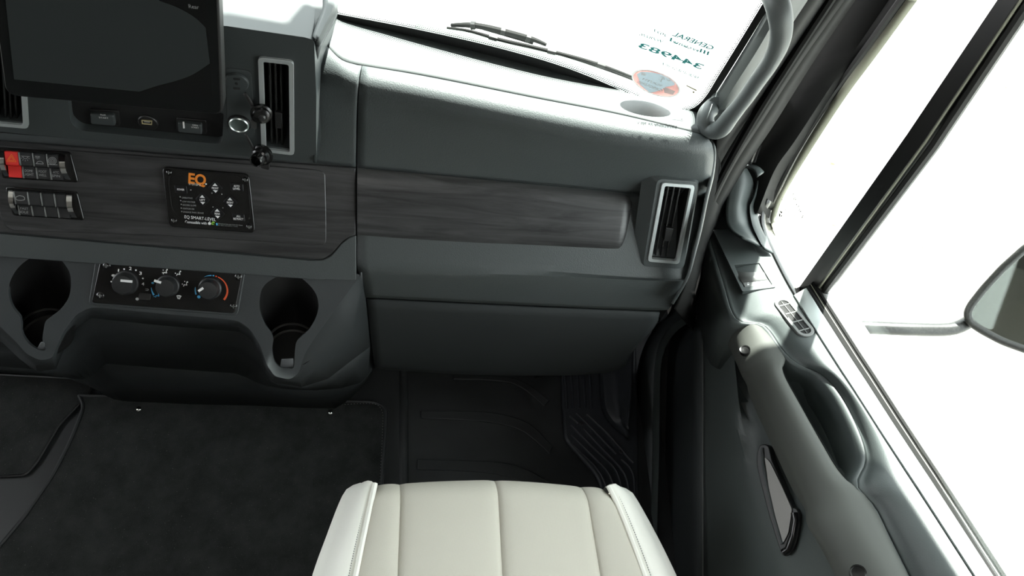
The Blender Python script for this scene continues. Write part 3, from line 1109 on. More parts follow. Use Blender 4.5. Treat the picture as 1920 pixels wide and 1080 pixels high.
# ---------------------------------------------------------------- leveling panel
LP = PW.off(.0042)
lev = thing('leveling_panel', LP.at(*LP.l(392, 375)), 'black leveling control panel with orange lettering set in the wood trim', 'control panel')
lo_ = rnd(LP.L([(305, 311), (468, 325), (480, 436), (317, 424)]), .008, 5)
obj('faceplate', MB().prism(LP, lo_, -.001, .0045), M['gloss'], lev, bevel=.0015, seg=3)
L2 = LP.off(.0045)
ring = rnd(L2.L([(329, 318), (440, 327), (466, 345), (471, 408), (455, 428), (345, 420), (321, 394), (314, 338)]), .006, 3)
rin = rnd(L2.L([(330, 320), (439, 329), (464, 346), (469, 407), (454, 426), (346, 418), (323, 393), (316, 339)]), .006, 3)
obj('membrane', MB().prism(L2, ring, -.001, .0008, holes=[rin]), M['gloss'], lev, bevel=.0004)
pr = MB()
L3 = L2
pr.text(L3, 'EQ', (353, 343), (386, 347), 19, .0004, 1, bold=.035)
pr.text(L3, 'SYSTEMS', (354, 346.5), (377, 349), 4, .0004, 0)
pr.flat(L3, circ(*L3.l(386.5, 345), .0011, 10), .0004, 0)
for s, p0, p1, h in (('OPERATING', (341, 372), (361, 373), 3), ('LOW VOLTAGE', (342, 379), (366, 380.5), 3), ('EXCESS SLOPE', (343, 385.5), (368, 387), 3), ('IGNITION ON', (343, 392), (364, 393.5), 3),
                     ('ENGAGE PARK BRAKE', (344, 398.5), (382, 401), 3)):
    pr.text(L3, s, p0, p1, h, .0004, 3)
pr.text(L3, 'EQ SMART-LEVEL', (346, 409), (405, 414.5), 5.8, .0004, 0)
pr.text(L3, 'Compatible with', (347, 418), (388, 421), 5, .0004, 0, bold=.012)
pr.text(L3, 'Download the app from the Store', (409, 420), (455, 423.5), 2.2, .0004, 3)
pr.text(L3, 'at the product page', (409, 423), (446, 426), 2.2, .0004, 3)
a, b = L3.l(393, 419)
pr.flat(L3, circ(a, b, .0021, 14), .0004, 0)
pr.flat(L3, rnd([(a-.0002, b+.0022), (a+.0012, b+.0030), (a+.0010, b+.0040), (a+.0001, b+.0033)], .0004, 2), .0004, 0)
a, b = L3.l(400, 419)
pr.flat(L3, [(a-.0022, b+.0005)] + [(a+.0022*math.cos(math.radians(t_)), b+.0005+.0024*math.sin(math.radians(t_))) for t_ in range(0, 181, 20)] + [(a-.0022, b-.0018), (a+.0022, b-.0018)], .0004, 4)
pr.flat(L3, rnd(L3.L([(405, 418), (408, 418), (408.6, 424), (405.5, 424)]), .0006, 2), .0004, 5)
for p in ((338, 369), (339, 376), (340, 383), (340, 390), (341, 396.5), (358, 356), (397.5, 362), (416, 364), (399.5, 388), (418, 389.5)):
    pr.flat(L3, circ(*L3.l(*p), .0008, 8), .0004, 3)
obj('print', pr, [M['white'], M['orange'], M['gloss'], M['dimwhite'], M['green'], M['blue']], lev, sharp=0)
for s, cx, cy in (('FRONT', 404, 352), ('LEFT', 380, 374), ('RIGHT', 432, 379), ('REAR', 408, 400)):
    w = 14
    bt = obj('button', MB().prism(L2, rnd(L2.L([(cx-1, cy-w), (cx+w, cy+1), (cx+1, cy+w), (cx-w, cy-1)]), .002, 3), -.0005, .0012), M['key'], lev, bevel=.0006)
    g = MB()
    g.flat(L2, L2.L([(cx-5, cy-4), (cx-.5, cy-9), (cx+4.5, cy-3.3)]), .0016)
    g.flat(L2, L2.L([(cx-4.5, cy+3.7), (cx+.8, cy+9), (cx+5, cy+4.5)]), .0016)
    k = 1.25*len(s)
    g.text(L2, s, (cx-k, cy+1.7), (cx+k, cy+2.4), 3.6, .0016, 0, bold=.02)
    obj('legend', g, M['white'], bt, sharp=0)
for ls, q in ((('POWER',), [(327, 347), (350, 349), (352, 363), (329, 361)]), (('AUTO', 'LEVEL'), [(431, 343), (456, 345), (457, 359), (433, 357)]), (('ALL', 'RETRACT'), [(435, 400), (458, 402), (460, 415), (437, 413)])):
    bt = obj('button', MB().prism(L2, rnd(L2.L(q), .001, 2), -.0005, .0012), M['key'], lev, bevel=.0006)
    g = MB()
    cx, cy = (q[0][0]+q[2][0])/2, (q[0][1]+q[2][1])/2
    for i, s in enumerate(ls):
        k = 1.35*len(s)
        y = cy + (1.7 if len(ls) == 1 else (-.8 if i == 0 else 4.2))
        g.text(L2, s, (cx-k, y-.4), (cx+k, y+.4), 3.6, .0016, 0, bold=.02)
    obj('legend', g, M['white'], bt, sharp=0)
for p in ((317, 323), (460, 337), (326.5, 413.5), (467, 425)):
    screw(lev, L2, *p, 0.0002, .0040)

# ---------------------------------------------------------------- centre console with cup holders
con = thing('center_console', pp(400, 757, 0.0), 'dark grey console with two cup holders standing below the wood trim', 'console')
cupR = [(511, 631), (494, 604), (487, 578), (489, 549), (497, 534), (510, 524), (526, 516.5), (541, 514.5), (557, 518), (571, 526), (590, 547), (597, 570), (593, 593), (580, 617), (566, 630), (556, 641), (553, 657), (552, 676), (550, 690), (538, 690), (524, 688), (514, 676), (510, 655)]
cupL = [(38, 596), (24, 577), (17, 557), (17, 536), (24, 517), (38, 498), (60, 482), (76, 477.5), (88, 477), (104, 482), (116, 489), (130, 510), (133, 531), (129, 557), (115, 578), (98, 592), (86, 602), (82, 617), (80, 638), (86, 656), (72, 656), (54, 644), (41, 624)]
def closed_px(pts, n):
    k = len(pts)
    q = spl([(*p, 0) for p in pts[-3:]+pts+pts[:3]], 12*(k+6))
    a_ = min(range(len(q)//2), key=lambda i: (q[i]-Vector((*pts[0], 0))).length)
    b_ = max(range(len(q)//2, len(q)), key=lambda i: -(q[i]-Vector((*pts[0], 0))).length)
    q = q[a_:b_]
    return [(p.x, p.y) for p in q[::max(1, len(q)//n)]]


cupR = closed_px(cupR, 80)
cupL = closed_px(cupL, 80)
face = [(-90, 448), (0, 457), (300, 483), (600, 509), (676, 514.5), (670, 524), (620, 592), (590, 634), (571, 664), (560, 700), (544, 712), (515, 706), (500, 684), (488, 648), (470, 619), (452, 604), (430, 599), (300, 588), (190, 577), (168, 577), (143, 590), (121, 619), (106, 650), (98, 672), (75, 676), (50, 664), (30, 641), (0, 612), (-90, 588)]
ff = rnd(PC.L(face), [0, 0, 0, 0, .004, .004] + [.006]*21 + [0, 0], 3)
climq = [(189, 486), (457, 507), (441, 587), (172, 567)]
obj('console_face', MB().prism(PC, ff, -.006, 0, holes=[PC.L(cupR), PC.L(cupL)]), M['console'], con, bevel=.003, seg=3)
K0 = [(678, 514), (620, 592), (590, 634), (571, 664), (556, 703), (515, 706), (500, 684), (488, 648), (470, 619), (446, 602), (300, 588), (172, 577), (143, 590), (121, 619), (106, 650), (98, 672), (62, 670), (30, 641), (0, 612), (-90, 588)]
K1 = [(688, 580, .64), (694, 650, .63), (662, 674, .60), (615, 710, .575), (566, 726, .56), (514, 718, .56), (499, 700, .565), (489, 668, .58), (474, 640, .595), (450, 622, .605), (300, 610, .605), (172, 596, .605), (144, 614, .6), (126, 642, .59), (112, 674, .575), (105, 692, .565), (70, 697, .56), (38, 674, .56), (4, 642, .57), (-90, 620, .58)]
K2 = [(697, 690), (690, 704), (675, 718), (640, 728), (590, 732), (540, 730), (500, 724), (480, 717), (460, 707), (440, 700), (300, 690), (200, 682), (187, 690), (178, 702), (170, 707), (160, 710), (140, 711), (100, 702), (60, 692), (-90, 680)]
K3 = [(699, 700), (690, 710), (675, 729), (655, 750), (640, 761), (630, 767.5), (600, 767), (560, 766), (520, 764.5), (480, 762.5), (360, 760), (300, 757.5), (260, 755.5), (230, 753.5), (215, 750.5), (203, 745), (188, 735), (168, 722), (148, 711), (-90, 690)]
r0_ = [pp(*q, offs(pc, -.0015)) for q in K0]
r1_ = [pp(q[0], q[1], ('y', q[2])) for q in K1]
r2_ = [pp(*q, ('y', .66)) for q in K2]
r3_ = [pp(*q, .0) for q in K3]
mb = MB().grid([[p.lerp(q, t_) for p, q in zip(r0_, r1_)] for t_ in (0, .5, 1)])
k = len(mb.v)
mb.grid([[p.lerp(q, t_) for p, q in zip(r1_, r2_)] for t_ in (0, .4, 1)])
mb.grid([[p.lerp(q, t_) for p, q in zip(r2_, r3_)] for t_ in (0, .5, 1)])
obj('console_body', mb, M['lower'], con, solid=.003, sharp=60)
# side of the console back to the dash
s0 = [pp(678, 514, pc), pp(686, 575, ('y', .642)), pp(697, 690, ('y', .66)), pp(699, 700, 0.0)]
obj('console_side', MB().grid([s0, [p+Vector((.004, .06, 0)) for p in s0]]), M['console'], con, solid=.003)


def cup(outline, bc, zb, r, nm):
    """liner from the mouth cut in the sloping face down to a round floor"""
    top = [pp(*q, pc) for q in outline]
    if area2(PC.L(outline)) < 0:
        top = top[::-1]
    c = Vector((bc[0], bc[1], 0))
    ring = []
    for p in top:
        d = Vector((p.x-c.x, p.y-c.y, 0))
        ring.append(math.atan2(d.y, d.x))

    def circ3(rad, z):
        return [Vector((c.x+rad*math.cos(a_), c.y+rad*math.sin(a_), z)) for a_ in ring]
    mb = MB().grid([top, circ3(r, zb+.016), circ3(r*.98, zb+.014), circ3(r*.90, zb+.013), circ3(r*.88, zb+.001), circ3(r*.80, zb)], wrap=True)
    mb.f = [f[::-1] for f in mb.f]
    mb.fan(circ3(r*.80, zb))
    return obj('cup_holder', mb, M['liner'], con, sharp=50)


for q, bc_px in ((cupR, (547, 655)), (cupL, (90, 630))):
    zb = .545
    cc = pp(*bc_px, zb)
    cup(q, (cc.x, cc.y), zb, .040, 'c')
for q in ([(528, 672), (550, 671), (552, 696), (523, 695)], [(77, 640), (83, 640), (92, 663), (64, 662)]):
    tb = [pp(q[0][0], q[0][1], offs(pc, .0015)), pp(q[1][0], q[1][1], offs(pc, .0015)), pp(q[2][0], q[2][1], offs(pc, -.012)), pp(q[3][0], q[3][1], offs(pc, -.012))]
    mb = MB().add(tb, [(3, 2, 1, 0)])
    obj('slot_lip', mb, M['lip'], con, solid=-.003, sharp=0, bevel=.001)

# ---------------------------------------------------------------- climate control
cl = thing('climate_panel', PC.at(*PC.l(315, 535)), 'black climate control panel with three round knobs on the console', 'control panel')
obj('faceplate', MB().prism(PC, rnd(PC.L(climq), .005, 4), .0004, .003), M['gloss'], cl, bevel=.0012)
cb = rnd(PC.L([(180, 483), (461, 505), (446, 592), (166, 571)]), .007, 4)
obj('surround', MB().prism(PC, cb, -.001, .0016), M['console'], cl, bevel=.0012)
G = PC.off(.003)
KN = [(236, 530, 21.5, 0), (315, 535.5, 19.5, 0), (394, 540.5, 19.5, 0)]
ptr = [((226, 526), (248, 528)), ((289, 526), (302, 530)), ((372, 546), (381, 540))]
for (u, v, rpx, _), (pa, pb) in zip(KN, ptr):
    a, b = G.l(u, v)
    rr = rpx*G.px(u, v)
    kb = obj('knob', MB().lathe(G, a, b, [(rr*1.08, 0), (rr*1.06, .003), (rr*.95, .004), (rr*.88, .014), (rr*.80, .0165), (rr*.3, .017)], 32), M['rocker'], cl)
    H = G.off(.0172)
    a0, b0 = H.l(*pa); a1, b1 = H.l(*pb)
    e = Vector((a1-a0, b1-b0)); w = Vector((-e.y, e.x)).normalized()*.0016
    q = [(a0+w.x, b0+w.y), (a0-w.x, b0-w.y), (a1-w.x, b1-w.y), (a1+w.x, b1+w.y)]
    obj('pointer', MB().prism(H, q, -.0008, .0006), M['white'], kb)
pr = MB()
for s, u, v, w, h in (('1', 222, 509, 1.2, 5), ('2', 244.5, 506, 2.5, 6), ('3', 263.5, 515, 2.5, 6), ('4', 268, 535, 2.5, 6)):
    pr.text(G, s, (u-w, v), (u+w, v+.4), h, .0003, 0, bold=.01)
for u, v in ((209, 528), (233, 504.5), (255, 506.5), (268, 522)):
    pr.flat(G, circ(*G.l(u, v), .0012, 8), .0004, 0)
a, b = G.l(213, 516.5)
pr.flat(G, circ(a, b, .0027, 12, .0018), .0004, 0)
pr.flat(G, circ(*G.l(257.5, 560.5), .0022, 12), .0004, 3)


def man(u, v, m, arrow=1):
    """small seated figure with air flow arrows, as printed on the dial"""
    a, b = G.l(u, v)
    k_ = .0010
    pr.flat(G, circ(a+3.0*k_, b+3.4*k_, 1.1*k_, 8), .0004, m)
    for q in ([(1.2, 2.4), (2.2, 2.6), (3.2, -1.2), (1.9, -1.6)], [(-1.6, -1.0), (-1.5, 0), (2.6, -.4), (2.6, -1.6)], [(-1.6, -.4), (-.6, -.4), (-1.4, -3.2), (-2.4, -3.0)]):
        pr.flat(G, [(a+x*k_, b+y*k_) for x, y in q], .0004, m)
    for (x, y) in arrow:
        pr.flat(G, [(a+(x-1)*k_, b+(y+1)*k_), (a+(x-1)*k_, b+(y-1)*k_), (a+(x+.6)*k_, b+y*k_)], .0004, m)


man(309, 510, 0, [(-1.6, 2.6), (-2.2, -1)])
man(334, 513, 0, [(-3, .4)])
man(347, 533, 0, [(-3, .2), (0, 4)])
man(294.5, 553.5, 1, [(-3.2, -2)])
pr.flat(G, [(x, y) for x, y in G.L([(285, 531), (289, 532), (288, 528.5)])], .0004, 1)
pr.flat(G, circ(*G.l(286, 530.5), .0014, 8), .0004, 1)
q = G.L([(331, 554), (334, 553.4), (337, 553.4), (340.5, 555), (337, 561), (333, 560)])
pr.flat(G, q, .0003, 0)
pr.flat(G, G.L([(333, 555), (338.4, 555.6), (336.2, 559.6), (333.8, 559)]), .0005, 2)
for x in (334.4, 335.8, 337.2):
    pr.flat(G, G.L([(x, 555.4), (x+.5, 555.5), (x+.3, 559), (x-.2, 558.9)]), .0006, 0)


def band(u, v, r, a0, a1, w, m, w1=None):
    ca, cb_ = G.l(u, v)
    rr = r*G.px(u, v)
    n = 16
    A, B = [], []
    for i in range(n+1):
        t_ = i/n
        aa = math.radians(a0+(a1-a0)*t_)
        ww = (w+((w1 if w1 is not None else w)-w)*t_)/2
        A.append((ca+(rr+ww)*math.cos(aa), cb_+(rr+ww)*math.sin(aa)))
        B.append((ca+(rr-ww)*math.cos(aa), cb_+(rr-ww)*math.sin(aa)))
    pr.add([G.at(*p_, .0004) for p_ in A]+[G.at(*p_, .0004) for p_ in B], [(i, i+1, n+2+i, n+1+i) for i in range(n)], m)


band(397, 544, 28, -38, 68, .0030, 4, .0012)
band(397, 544, 28, 72, 78, .0016, 4)
band(397, 544, 28, 82, 88, .0016, 1)
band(397, 544, 28, 92, 118, .0014, 1, .0004)
band(397, 544, 29, 172, 200, .0006, 1, .0022)
pr.flat(G, circ(*G.l(373, 556.5), .0023, 12), .0004, 1)
band(318, 538, 32, 186, 212, .0006, 1, .0026)
aa = G.L([(272.5, 541), (277, 541), (279, 542), (279, 544), (277, 545), (272.5, 544.6), (273, 543.8), (277, 544), (278, 543.4), (278, 542.6), (277, 541.9), (273, 541.8)])
pr.flat(G, aa, .0004, 3)
obj('print', pr, [M['white'], M['blue'], M['gloss'], M['dimwhite'], M['hot']], cl, sharp=0)
obj('push_button', MB().prism(G, rnd(G.L([(262, 548), (284, 550), (282, 563), (260, 561)]), .002, 3), 0, .002), M['black'], cl, bevel=.0006)
for p in ((200, 498), (188, 554), (447, 519), (438, 574)):
    screw(cl, G, *p, 0, .0050)

# ---------------------------------------------------------------- mats and step on the floor
F0 = Fr((0, 0, 0), (0, 0, 1))
mo_ = [(150, 745), (700, 757), (722, 766), (722, 800), (714, 930), (705, 1300), (-250, 1300), (-10, 1042), (50, 970), (100, 897), (135, 830), (160, 765)]
mo2 = rnd(F0.L(mo_), [0, .03, .03, 0, 0, 0, 0, 0, 0, 0, .03, .03], 5)
mat_ = thing('carpet_mat', F0.at(*F0.l(420, 900)), 'black carpet floor mat with stitched edge lying left of the seat', 'floor mat')
obj('pile', MB().prism(F0, mo2, .001, .010), M['carpet'], mat_, bevel=.003)
path = [F0.at(a, b, .009) for a, b in mo2]
obj('binding', MB().tube(path+[path[0]], .0042, 8, cap=False), M['rubber'], mat_)
mb = MB()
L = spl([Vector(p) for p in (F0.at(*F0.l(u, v), .0125) for u, v in ((640, 763), (695, 761), (713, 770), (717, 800), (710, 930), (704, 1000)))], 110)
for i in range(0, 109, 2):
    mb.tube([L[i], L[i].lerp(L[i+1], .8)], .0007, 5)
obj('stitching', mb, M['grey'], mat_, kind='stuff', sharp=0)
for u, v in ((262, 771), (620, 777)):
    a, b = F0.l(u, v)
    obj('snap_fastener', MB().lathe(F0, a, b, [(.0062, .009), (.0062, .0112), (.0048, .0135), (.002, .0145)], 18), M['chrome'], mat_, label='shiny metal snap in the mat')
dm = rnd(F0.L([(-300, 690), (150, 712), (178, 728), (150, 760), (112, 800), (72, 868), (50, 893), (-300, 910)]), [0, 0, .02, 0, 0, .01, .01, 0], 4)
dmt = thing('driver_mat', F0.at(*F0.l(20, 800)), 'dark rubber floor mat at the driver side, left of the console', 'floor mat')
obj('mat_sheet', MB().prism(F0, dm, .0005, .006), M['carpet'], dmt, bevel=.002)
pth = [F0.at(a, b, .006) for a, b in dm]
obj('mat_edge', MB().tube(pth+[pth[0]], .003, 6, cap=False), M['black'], dmt)
pbq = [pp(-90, 681, .02), pp(60, 687, .02), pp(60, 690, .0), pp(-90, 684, .0)]

st = thing('step_plate', F0.at(*F0.l(1120, 830)), 'ribbed black plastic step plate on the floor beside the door', 'step plate')
so_ = rnd(F0.L([(1052, 640), (1052, 760), (1057, 825), (1070, 843), (1120, 900), (1135, 1000), (1200, 1000), (1195, 905), (1190, 640)]), [0, 0, .01, .02, .02, 0, 0, 0, 0], 4)
obj('plate', MB().prism(F0, so_, .0, .014), M['step'], st, bevel=.005, seg=3)
for u in (1059, 1070.5, 1082, 1093.5, 1105):
    q = [pp(u, 660, .014), pp(u+1.0, 705, .014), pp(u+4, 766, .014)]
    obj('tread_rib', MB().tube(q, .0045, 8, ry=.7), M['step'], st)
ribs = [[(1100, 777), (1140, 815), (1180, 861), (1187, 868)], [(1080, 775), (1100, 795), (1150, 846), (1155, 851)], [(1068, 780), (1083, 794)], [(1093, 804), (1130, 843), (1165, 880), (1176, 903), (1180, 930)],
        [(1070, 797), (1110, 838), (1150, 876), (1163, 905), (1166, 930)], [(1071, 816), (1100, 845), (1135, 880), (1150, 910), (1152, 930)], [(1073, 833), (1095, 855), (1120, 880), (1135, 910), (1138, 930)],
        [(1165, 862), (1180, 876), (1188, 895), (1190, 930)]]
for r in ribs:
    q = [pp(*p, .014) for p in r]
    if len(q) > 2:
        q = spl(q, 12)
    obj('tread_rib', MB().tube(q, .0042, 8, ry=.6), M['step'], st)
for u, v in ((1087, 799), (1161, 851)):
    a, b = F0.l(u, v)
    obj('rivet', MB().lathe(F0.off(.014), a, b, [(.005, 0), (.005, .002), (.003, .003), (.002, .001)], 12), M['black'], st)
# moulded sill cover that climbs from the step to the kick panel
loft('sill_cover', [
    ([(1124, 640), (1124, 700), (1128, 765), (1140, 790), (1166, 815), (1178, 823)], ('z', .016)),
    ([(1131, 640), (1131, 700), (1135, 760), (1147, 784), (1170, 806), (1180, 814)], ('z', .045)),
    ([(1150, 640), (1150, 700), (1152, 740), (1160, 770), (1168, 795), (1176, 806)], ('z', .055)),
    ([(1176, 640), (1174, 700), (1171, 750), (1170, 780), (1170, 800), (1176, 806)], ('z', .09)),
    ([(1186, 640), (1184, 700), (1181, 750), (1178, 780), (1176, 800), (1178, 806)], ('z', .11))], 20, M['step'], st, sm=3)

# ---------------------------------------------------------------- seat
seat = thing('passenger_seat', (.225, .12, 0), 'beige fabric passenger seat with off white vinyl bolsters', 'seat')
ZS = .5


def seat_panel(name, l0, l1, r0, r1, m, n=14, rows=22, edge=(0, 0), ext=1.9, crown=.004, edgez=(0, 0)):
    """panel between two seams; l0/l1 front and rear pixel of the left seam, r0/r1 of the right one"""
    R = []
    fr = []
    L0, L1, R0, R1 = [pp(*q, ZS) for q in (l0, l1, r0, r1)]
    for j in range(rows+1):
        t_ = (j/rows)**1.5*ext
        a = L0.lerp(L1, t_); b = R0.lerp(R1, t_)
        row = []
        for i in range(n+1):
            s = i/n
            p = a.lerp(b, s)
            z = crown*(1-(2*s-1)**2)
            z -= .0045*math.exp(-(s*(a-b).length/.006)**1.3)*(0 if edge[0] else 1) + .0045*math.exp(-((1-s)*(a-b).length/.006)**1.3)*(0 if edge[1] else 1)
            if edge[0]: z += edgez[0]*(1-s)**2.2
            if edge[1]: z += edgez[1]*s**2.2
            dd = (p-L0.lerp(R0, s)).length
            z -= .022*max(0, 1-dd/.035)**2
            row.append(p+Vector((0, 0, z)))
        R.append(row)
    f0 = R[0]
    R = [[p+Vector((0, -.004, -.13)) for p in f0], [p+Vector((0, .003, -.05)) for p in f0], [p+Vector((0, .004, -.012)) for p in f0]] + R
    mb = MB().grid(R)
    return obj(name, mb, m, seat, sharp=0, solid=.004)


def lx(p0, p1, v):
    t_ = (v-p0[1])/(p1[1]-p0[1])
    return (p0[0]+(p1[0]-p0[0])*t_, v)


# seams at the front and at the lower picture edge
sv = [((703, 907), (667, 1080)), ((751, 903), (745, 1080)), ((932, 896), (942, 1080)), ((1098, 909), (1126, 1080)), ((1140, 913), (1208, 1080))]
seat_panel('side_panel', sv[0][0], sv[0][1], sv[1][0], sv[1][1], M['fabric'], n=10)
seat_panel('center_panel', sv[1][0], sv[1][1], sv[2][0], sv[2][1], M['fabric'])
seat_panel('center_panel', sv[2][0], sv[2][1], sv[3][0], sv[3][1], M['fabric'])
seat_panel('side_panel', sv[3][0], sv[3][1], sv[4][0], sv[4][1], M['fabric'], n=10)


def bolster(inn, out, flip):
    """vinyl bolster between the piped seam and the outer edge, then down the side"""
    A = spl([pp(*q, ZS) for q in inn], 24)
    B = spl([pp(*q, ZS-.035) for q in out], 24)
    R = []
    for s, dz in ((0, -.004), (.06, .002), (.25, .010), (.5, .012), (.75, .006), (.9, -.002), (1, 0)):
        R.append([a.lerp(b, s)+Vector((0, 0, dz+(.0 if s < 1 else 0))) for a, b in zip(A, B)])
    cen = Vector((.225, .05, 0))
    R.append([b+Vector((0, 0, -.02)) + ((cen-b)*Vector((1, 1, 0)).length*0) for b in B])
    R.append([b+Vector(((.225-b.x)*.06, -.01, -.16)) for b in B])
    mb = MB().grid(R)
    fr_ = [r[0] for r in R[:7]]
    mb.grid([fr_, [p+Vector((0, .004, -.012)) for p in fr_], [p+Vector((0, .002, -.05)) for p in fr_], [p+Vector((0, -.006, -.14)) for p in fr_]])
    if flip:
        mb.f = [f[::-1] for f in mb.f]
    o = obj('bolster', mb, M['vinyl'], seat, sharp=0)
    pip = [p+Vector((0, 0, .0015)) for p in A]
    obj('piping', MB().tube(pip, .0042, 8), M['vinyl'], o)
    sq = []
    for a, b in zip(A, B):
        w = (b-a).normalized()
        sq.append(a+w*.011+Vector((0, 0, .0065)))
    sq = spl(sq, 150)
    mb = MB()
    for i in range(0, 149, 2):
        mb.tube([sq[i], sq[i+1]], .0006, 4)
    obj('stitching', mb, M['grey'], o, kind='stuff', sharp=0)


bolster([(703, 907), (690, 968), (678, 1025), (667, 1080), (634, 1245)], [(676, 905), (652, 915), (636, 942), (610, 1010), (585, 1080), (535, 1245)], False)
bolster([(1140, 912), (1152, 935), (1175, 990), (1208, 1080), (1262, 1245)], [(1160, 911), (1183, 921), (1200, 946), (1236, 1012), (1269, 1080), (1345, 1245)], True)
sb = MB().box((.01, -.18, .12), (.44, .33, .40))
obj('seat_base', sb, M['black'], seat, bevel=.02)
obj('pedestal', MB().box((.11, -.12, 0), (.37, .27, .13)), M['black'], seat, bevel=.01)

# ---------------------------------------------------------------- passenger door
door = thing('door_1', pp(1500, 800, psh), kind='structure')
A_ = [(1424, 398), (1440, 450), (1464, 503), (1490, 555), (1515, 596), (1545, 643), (1575, 690), (1600, 728), (1625, 767), (1650, 806), (1675, 844), (1700, 882), (1722, 915), (1750, 958), (1785, 1012), (1842, 1100), (1905, 1200)]
C_ = [(1322, 408), (1337, 465), (1356, 530), (1380, 598), (1432, 610), (1470, 660), (1500, 684), (1540, 702), (1573, 738), (1602, 790), (1621, 840), (1622, 872), (1607, 910), (1640, 950), (1668, 1006), (1712, 1095), (1760, 1200)]
N_ = len(A_)
a3 = [pp(*q, psh) for q in A_]
drop = [.012]*3+[.014, .014, .016]+[.016]*7+[.022, .026, .03, .03]
c3 = [pp(C_[i][0], C_[i][1], offs(psh, -drop[i])) for i in range(N_)]
rows = []
for s, h in ((0, 0), (.2, .001), (.4, .0015), (.6, .001), (.78, -.0005), (.9, -.003), (1, None)):
    if h is None:
        rows.append(c3)
    else:
        rows.append([a.lerp(c+PS.n*drop[i], s)+PS.n*(h - drop[i]*max(0, (s-.35)/.65)**2) for i, (a, c) in enumerate(zip(a3, c3))])
rows = [spl(r, 70) for r in rows]
cols = [spl([rows[i][j] for i in range(len(rows))], 22) for j in range(70)]
rows = [[cols[j][i] for j in range(70)] for i in range(22)]
mb = MB().grid(rows)
mb.f = [f[::-1] for f in mb.f] if (mb.v[1]-mb.v[0]).cross(mb.v[70]-mb.v[0]).dot(PS.n) < 0 else mb.f
obj('upper_trim', mb, M['door'], door, solid=.004)
edge = rows[-1]
# rolled inner edge of the shelf in front of the arm rest
pk = [p for p in edge]
low = [p+Vector((.012, 0, -.012)) for p in pk]
low2 = [p+Vector((.03, -.0, -.16)) for p in pk]
mb = MB().grid([pk, [p+Vector((-.004, 0, -.006)) for p in pk], [p+Vector((-.004, 0, -.02)) for p in pk], low2])
obj('upper_trim_edge', mb, M['door'], door, solid=.003)
# pocket behind the arm rest
pkt = [(1470, 660), (1500, 684), (1540, 702), (1573, 738), (1602, 790), (1621, 840), (1622, 872), (1607, 910), (1580, 890), (1540, 825), (1500, 755), (1468, 692)]
mb = MB()
t1 = spl([pp(*q, offs(psh, -.016)) for q in pkt+[pkt[0]]], 60)
cen = sum(t1, Vector())/60
mb.grid([t1, [p.lerp(cen, .04)+Vector((0, 0, -.02)) for p in t1], [p.lerp(cen, .12)+Vector((.012, 0, -.075)) for p in t1], [p.lerp(cen, .3)+Vector((.014, 0, -.09)) for p in t1]])
mb.fan([p.lerp(cen, .3)+Vector((.014, 0, -.09)) for p in t1])
obj('pull_pocket', mb, M['door'], door, sharp=60)

# pale belt trim, two rubber lips, felt strip between them
off_px = lambda L, k: [(u+k*.82, v-k*.56) for u, v in L]
bt = A_[3:]
mb = MB().grid([[pp(*q, offs(psh, -.001)) for q in bt], [pp(*q, offs(psh, .002)) for q in off_px(bt, 2)], [pp(*q, offs(psh, .002)) for q in off_px(bt, 22)], [pp(*q, offs(psh, -.003)) for q in off_px(bt, 24)]])
obj('belt_trim', mb, M['belt'], door, solid=-.003, sharp=60)
obj('belt_groove', MB().tube([pp(*q, offs(psh, -.001)) for q in off_px(A_[4:], 0)], .0018, 6), M['matte'], door)
mb = MB().grid([[pp(*q, offs(psh, -.004)) for q in off_px(bt, k)] for k in (24, 34, 44)])
obj('seal_base', mb, M['jamb'], door, solid=-.003)
for k, r, m, nm in ((28, .0042, 'jamb', 'belt_seal'), (36, .0022, 'olive', 'felt_strip'), (43, .0042, 'jamb', 'belt_seal')):
    obj(nm, MB().tube([pp(*q, offs(psh, -.003)) for q in off_px(bt, k)], r, 8), M[m], door)
mb = MB().grid([[pp(*q, offs(psh, -.004)) for q in off_px(bt, 46)], [pp(*q, offs(psh, -.004)) for q in off_px(bt, 66)], [pp(*q, offs(psh, -.016)) for q in off_px(bt, 78)], [pp(*q, offs(psh, -.06)) for q in off_px(bt, 82)]])
obj('outer_skin', mb, M['paint'], door, solid=.003)

# switch panel on the shelf
SP = PS.off(.0)
obj('switch_plate', MB().prism(SP, rnd(SP.L([(1336, 433), (1396, 434), (1454, 541), (1391, 549)]), .003, 3), -.004, .0035, holes=[SP.L([(1376, 499), (1423, 496), (1447, 536), (1394, 541)])]), M['door'], door, bevel=.0015, label='slim plate holding the window switch')
sw = obj('window_switch', MB().grid([P([(1376, 500), (1423, 497)], offs(psh, -.010)), P([(1380, 513), (1427, 507)], offs(psh, -.006)), P([(1385, 521), (1433, 515)], offs(psh, .002)), P([(1390, 529), (1438, 523)], offs(psh, .0035)), P([(1391, 530), (1439, 524)], offs(psh, -.004))]), M['grey'], door, solid=.003, label='pale rocker for the window')
obj('switch_well', MB().prism(SP.off(-.012), SP.L([(1370, 490), (1430, 490), (1455, 545), (1390, 548)]), -.001, 0), M['matte'], door)
lkq = SP.L([(1391, 531), (1438, 525), (1446, 536), (1396, 541)])
lk = obj('lock_rocker', MB().prism(SP, rnd(lkq, .001, 2), -.004, .0035), M['grey'], door, bevel=.0012)
g = MB()
LF = SP.off(.0037)
for u, v in ((1402.5, 533), (1432, 531)):
    q = [(u-1.5, v-.5), (u+2, v-.9), (u+2.4, v+1.6), (u-1.1, v+2.1)]
    g.flat(LF, LF.L(q), .0002)
    pts = [LF.l(u+x, v+y) for x, y in ((-.8, -.6), (-1.0, -2.2), (.4, -3), (1.6, -2.4), (1.6, -.9))]
    for i in range(4):
        ln(g, LF, *pts[i], *pts[i+1], .0005)
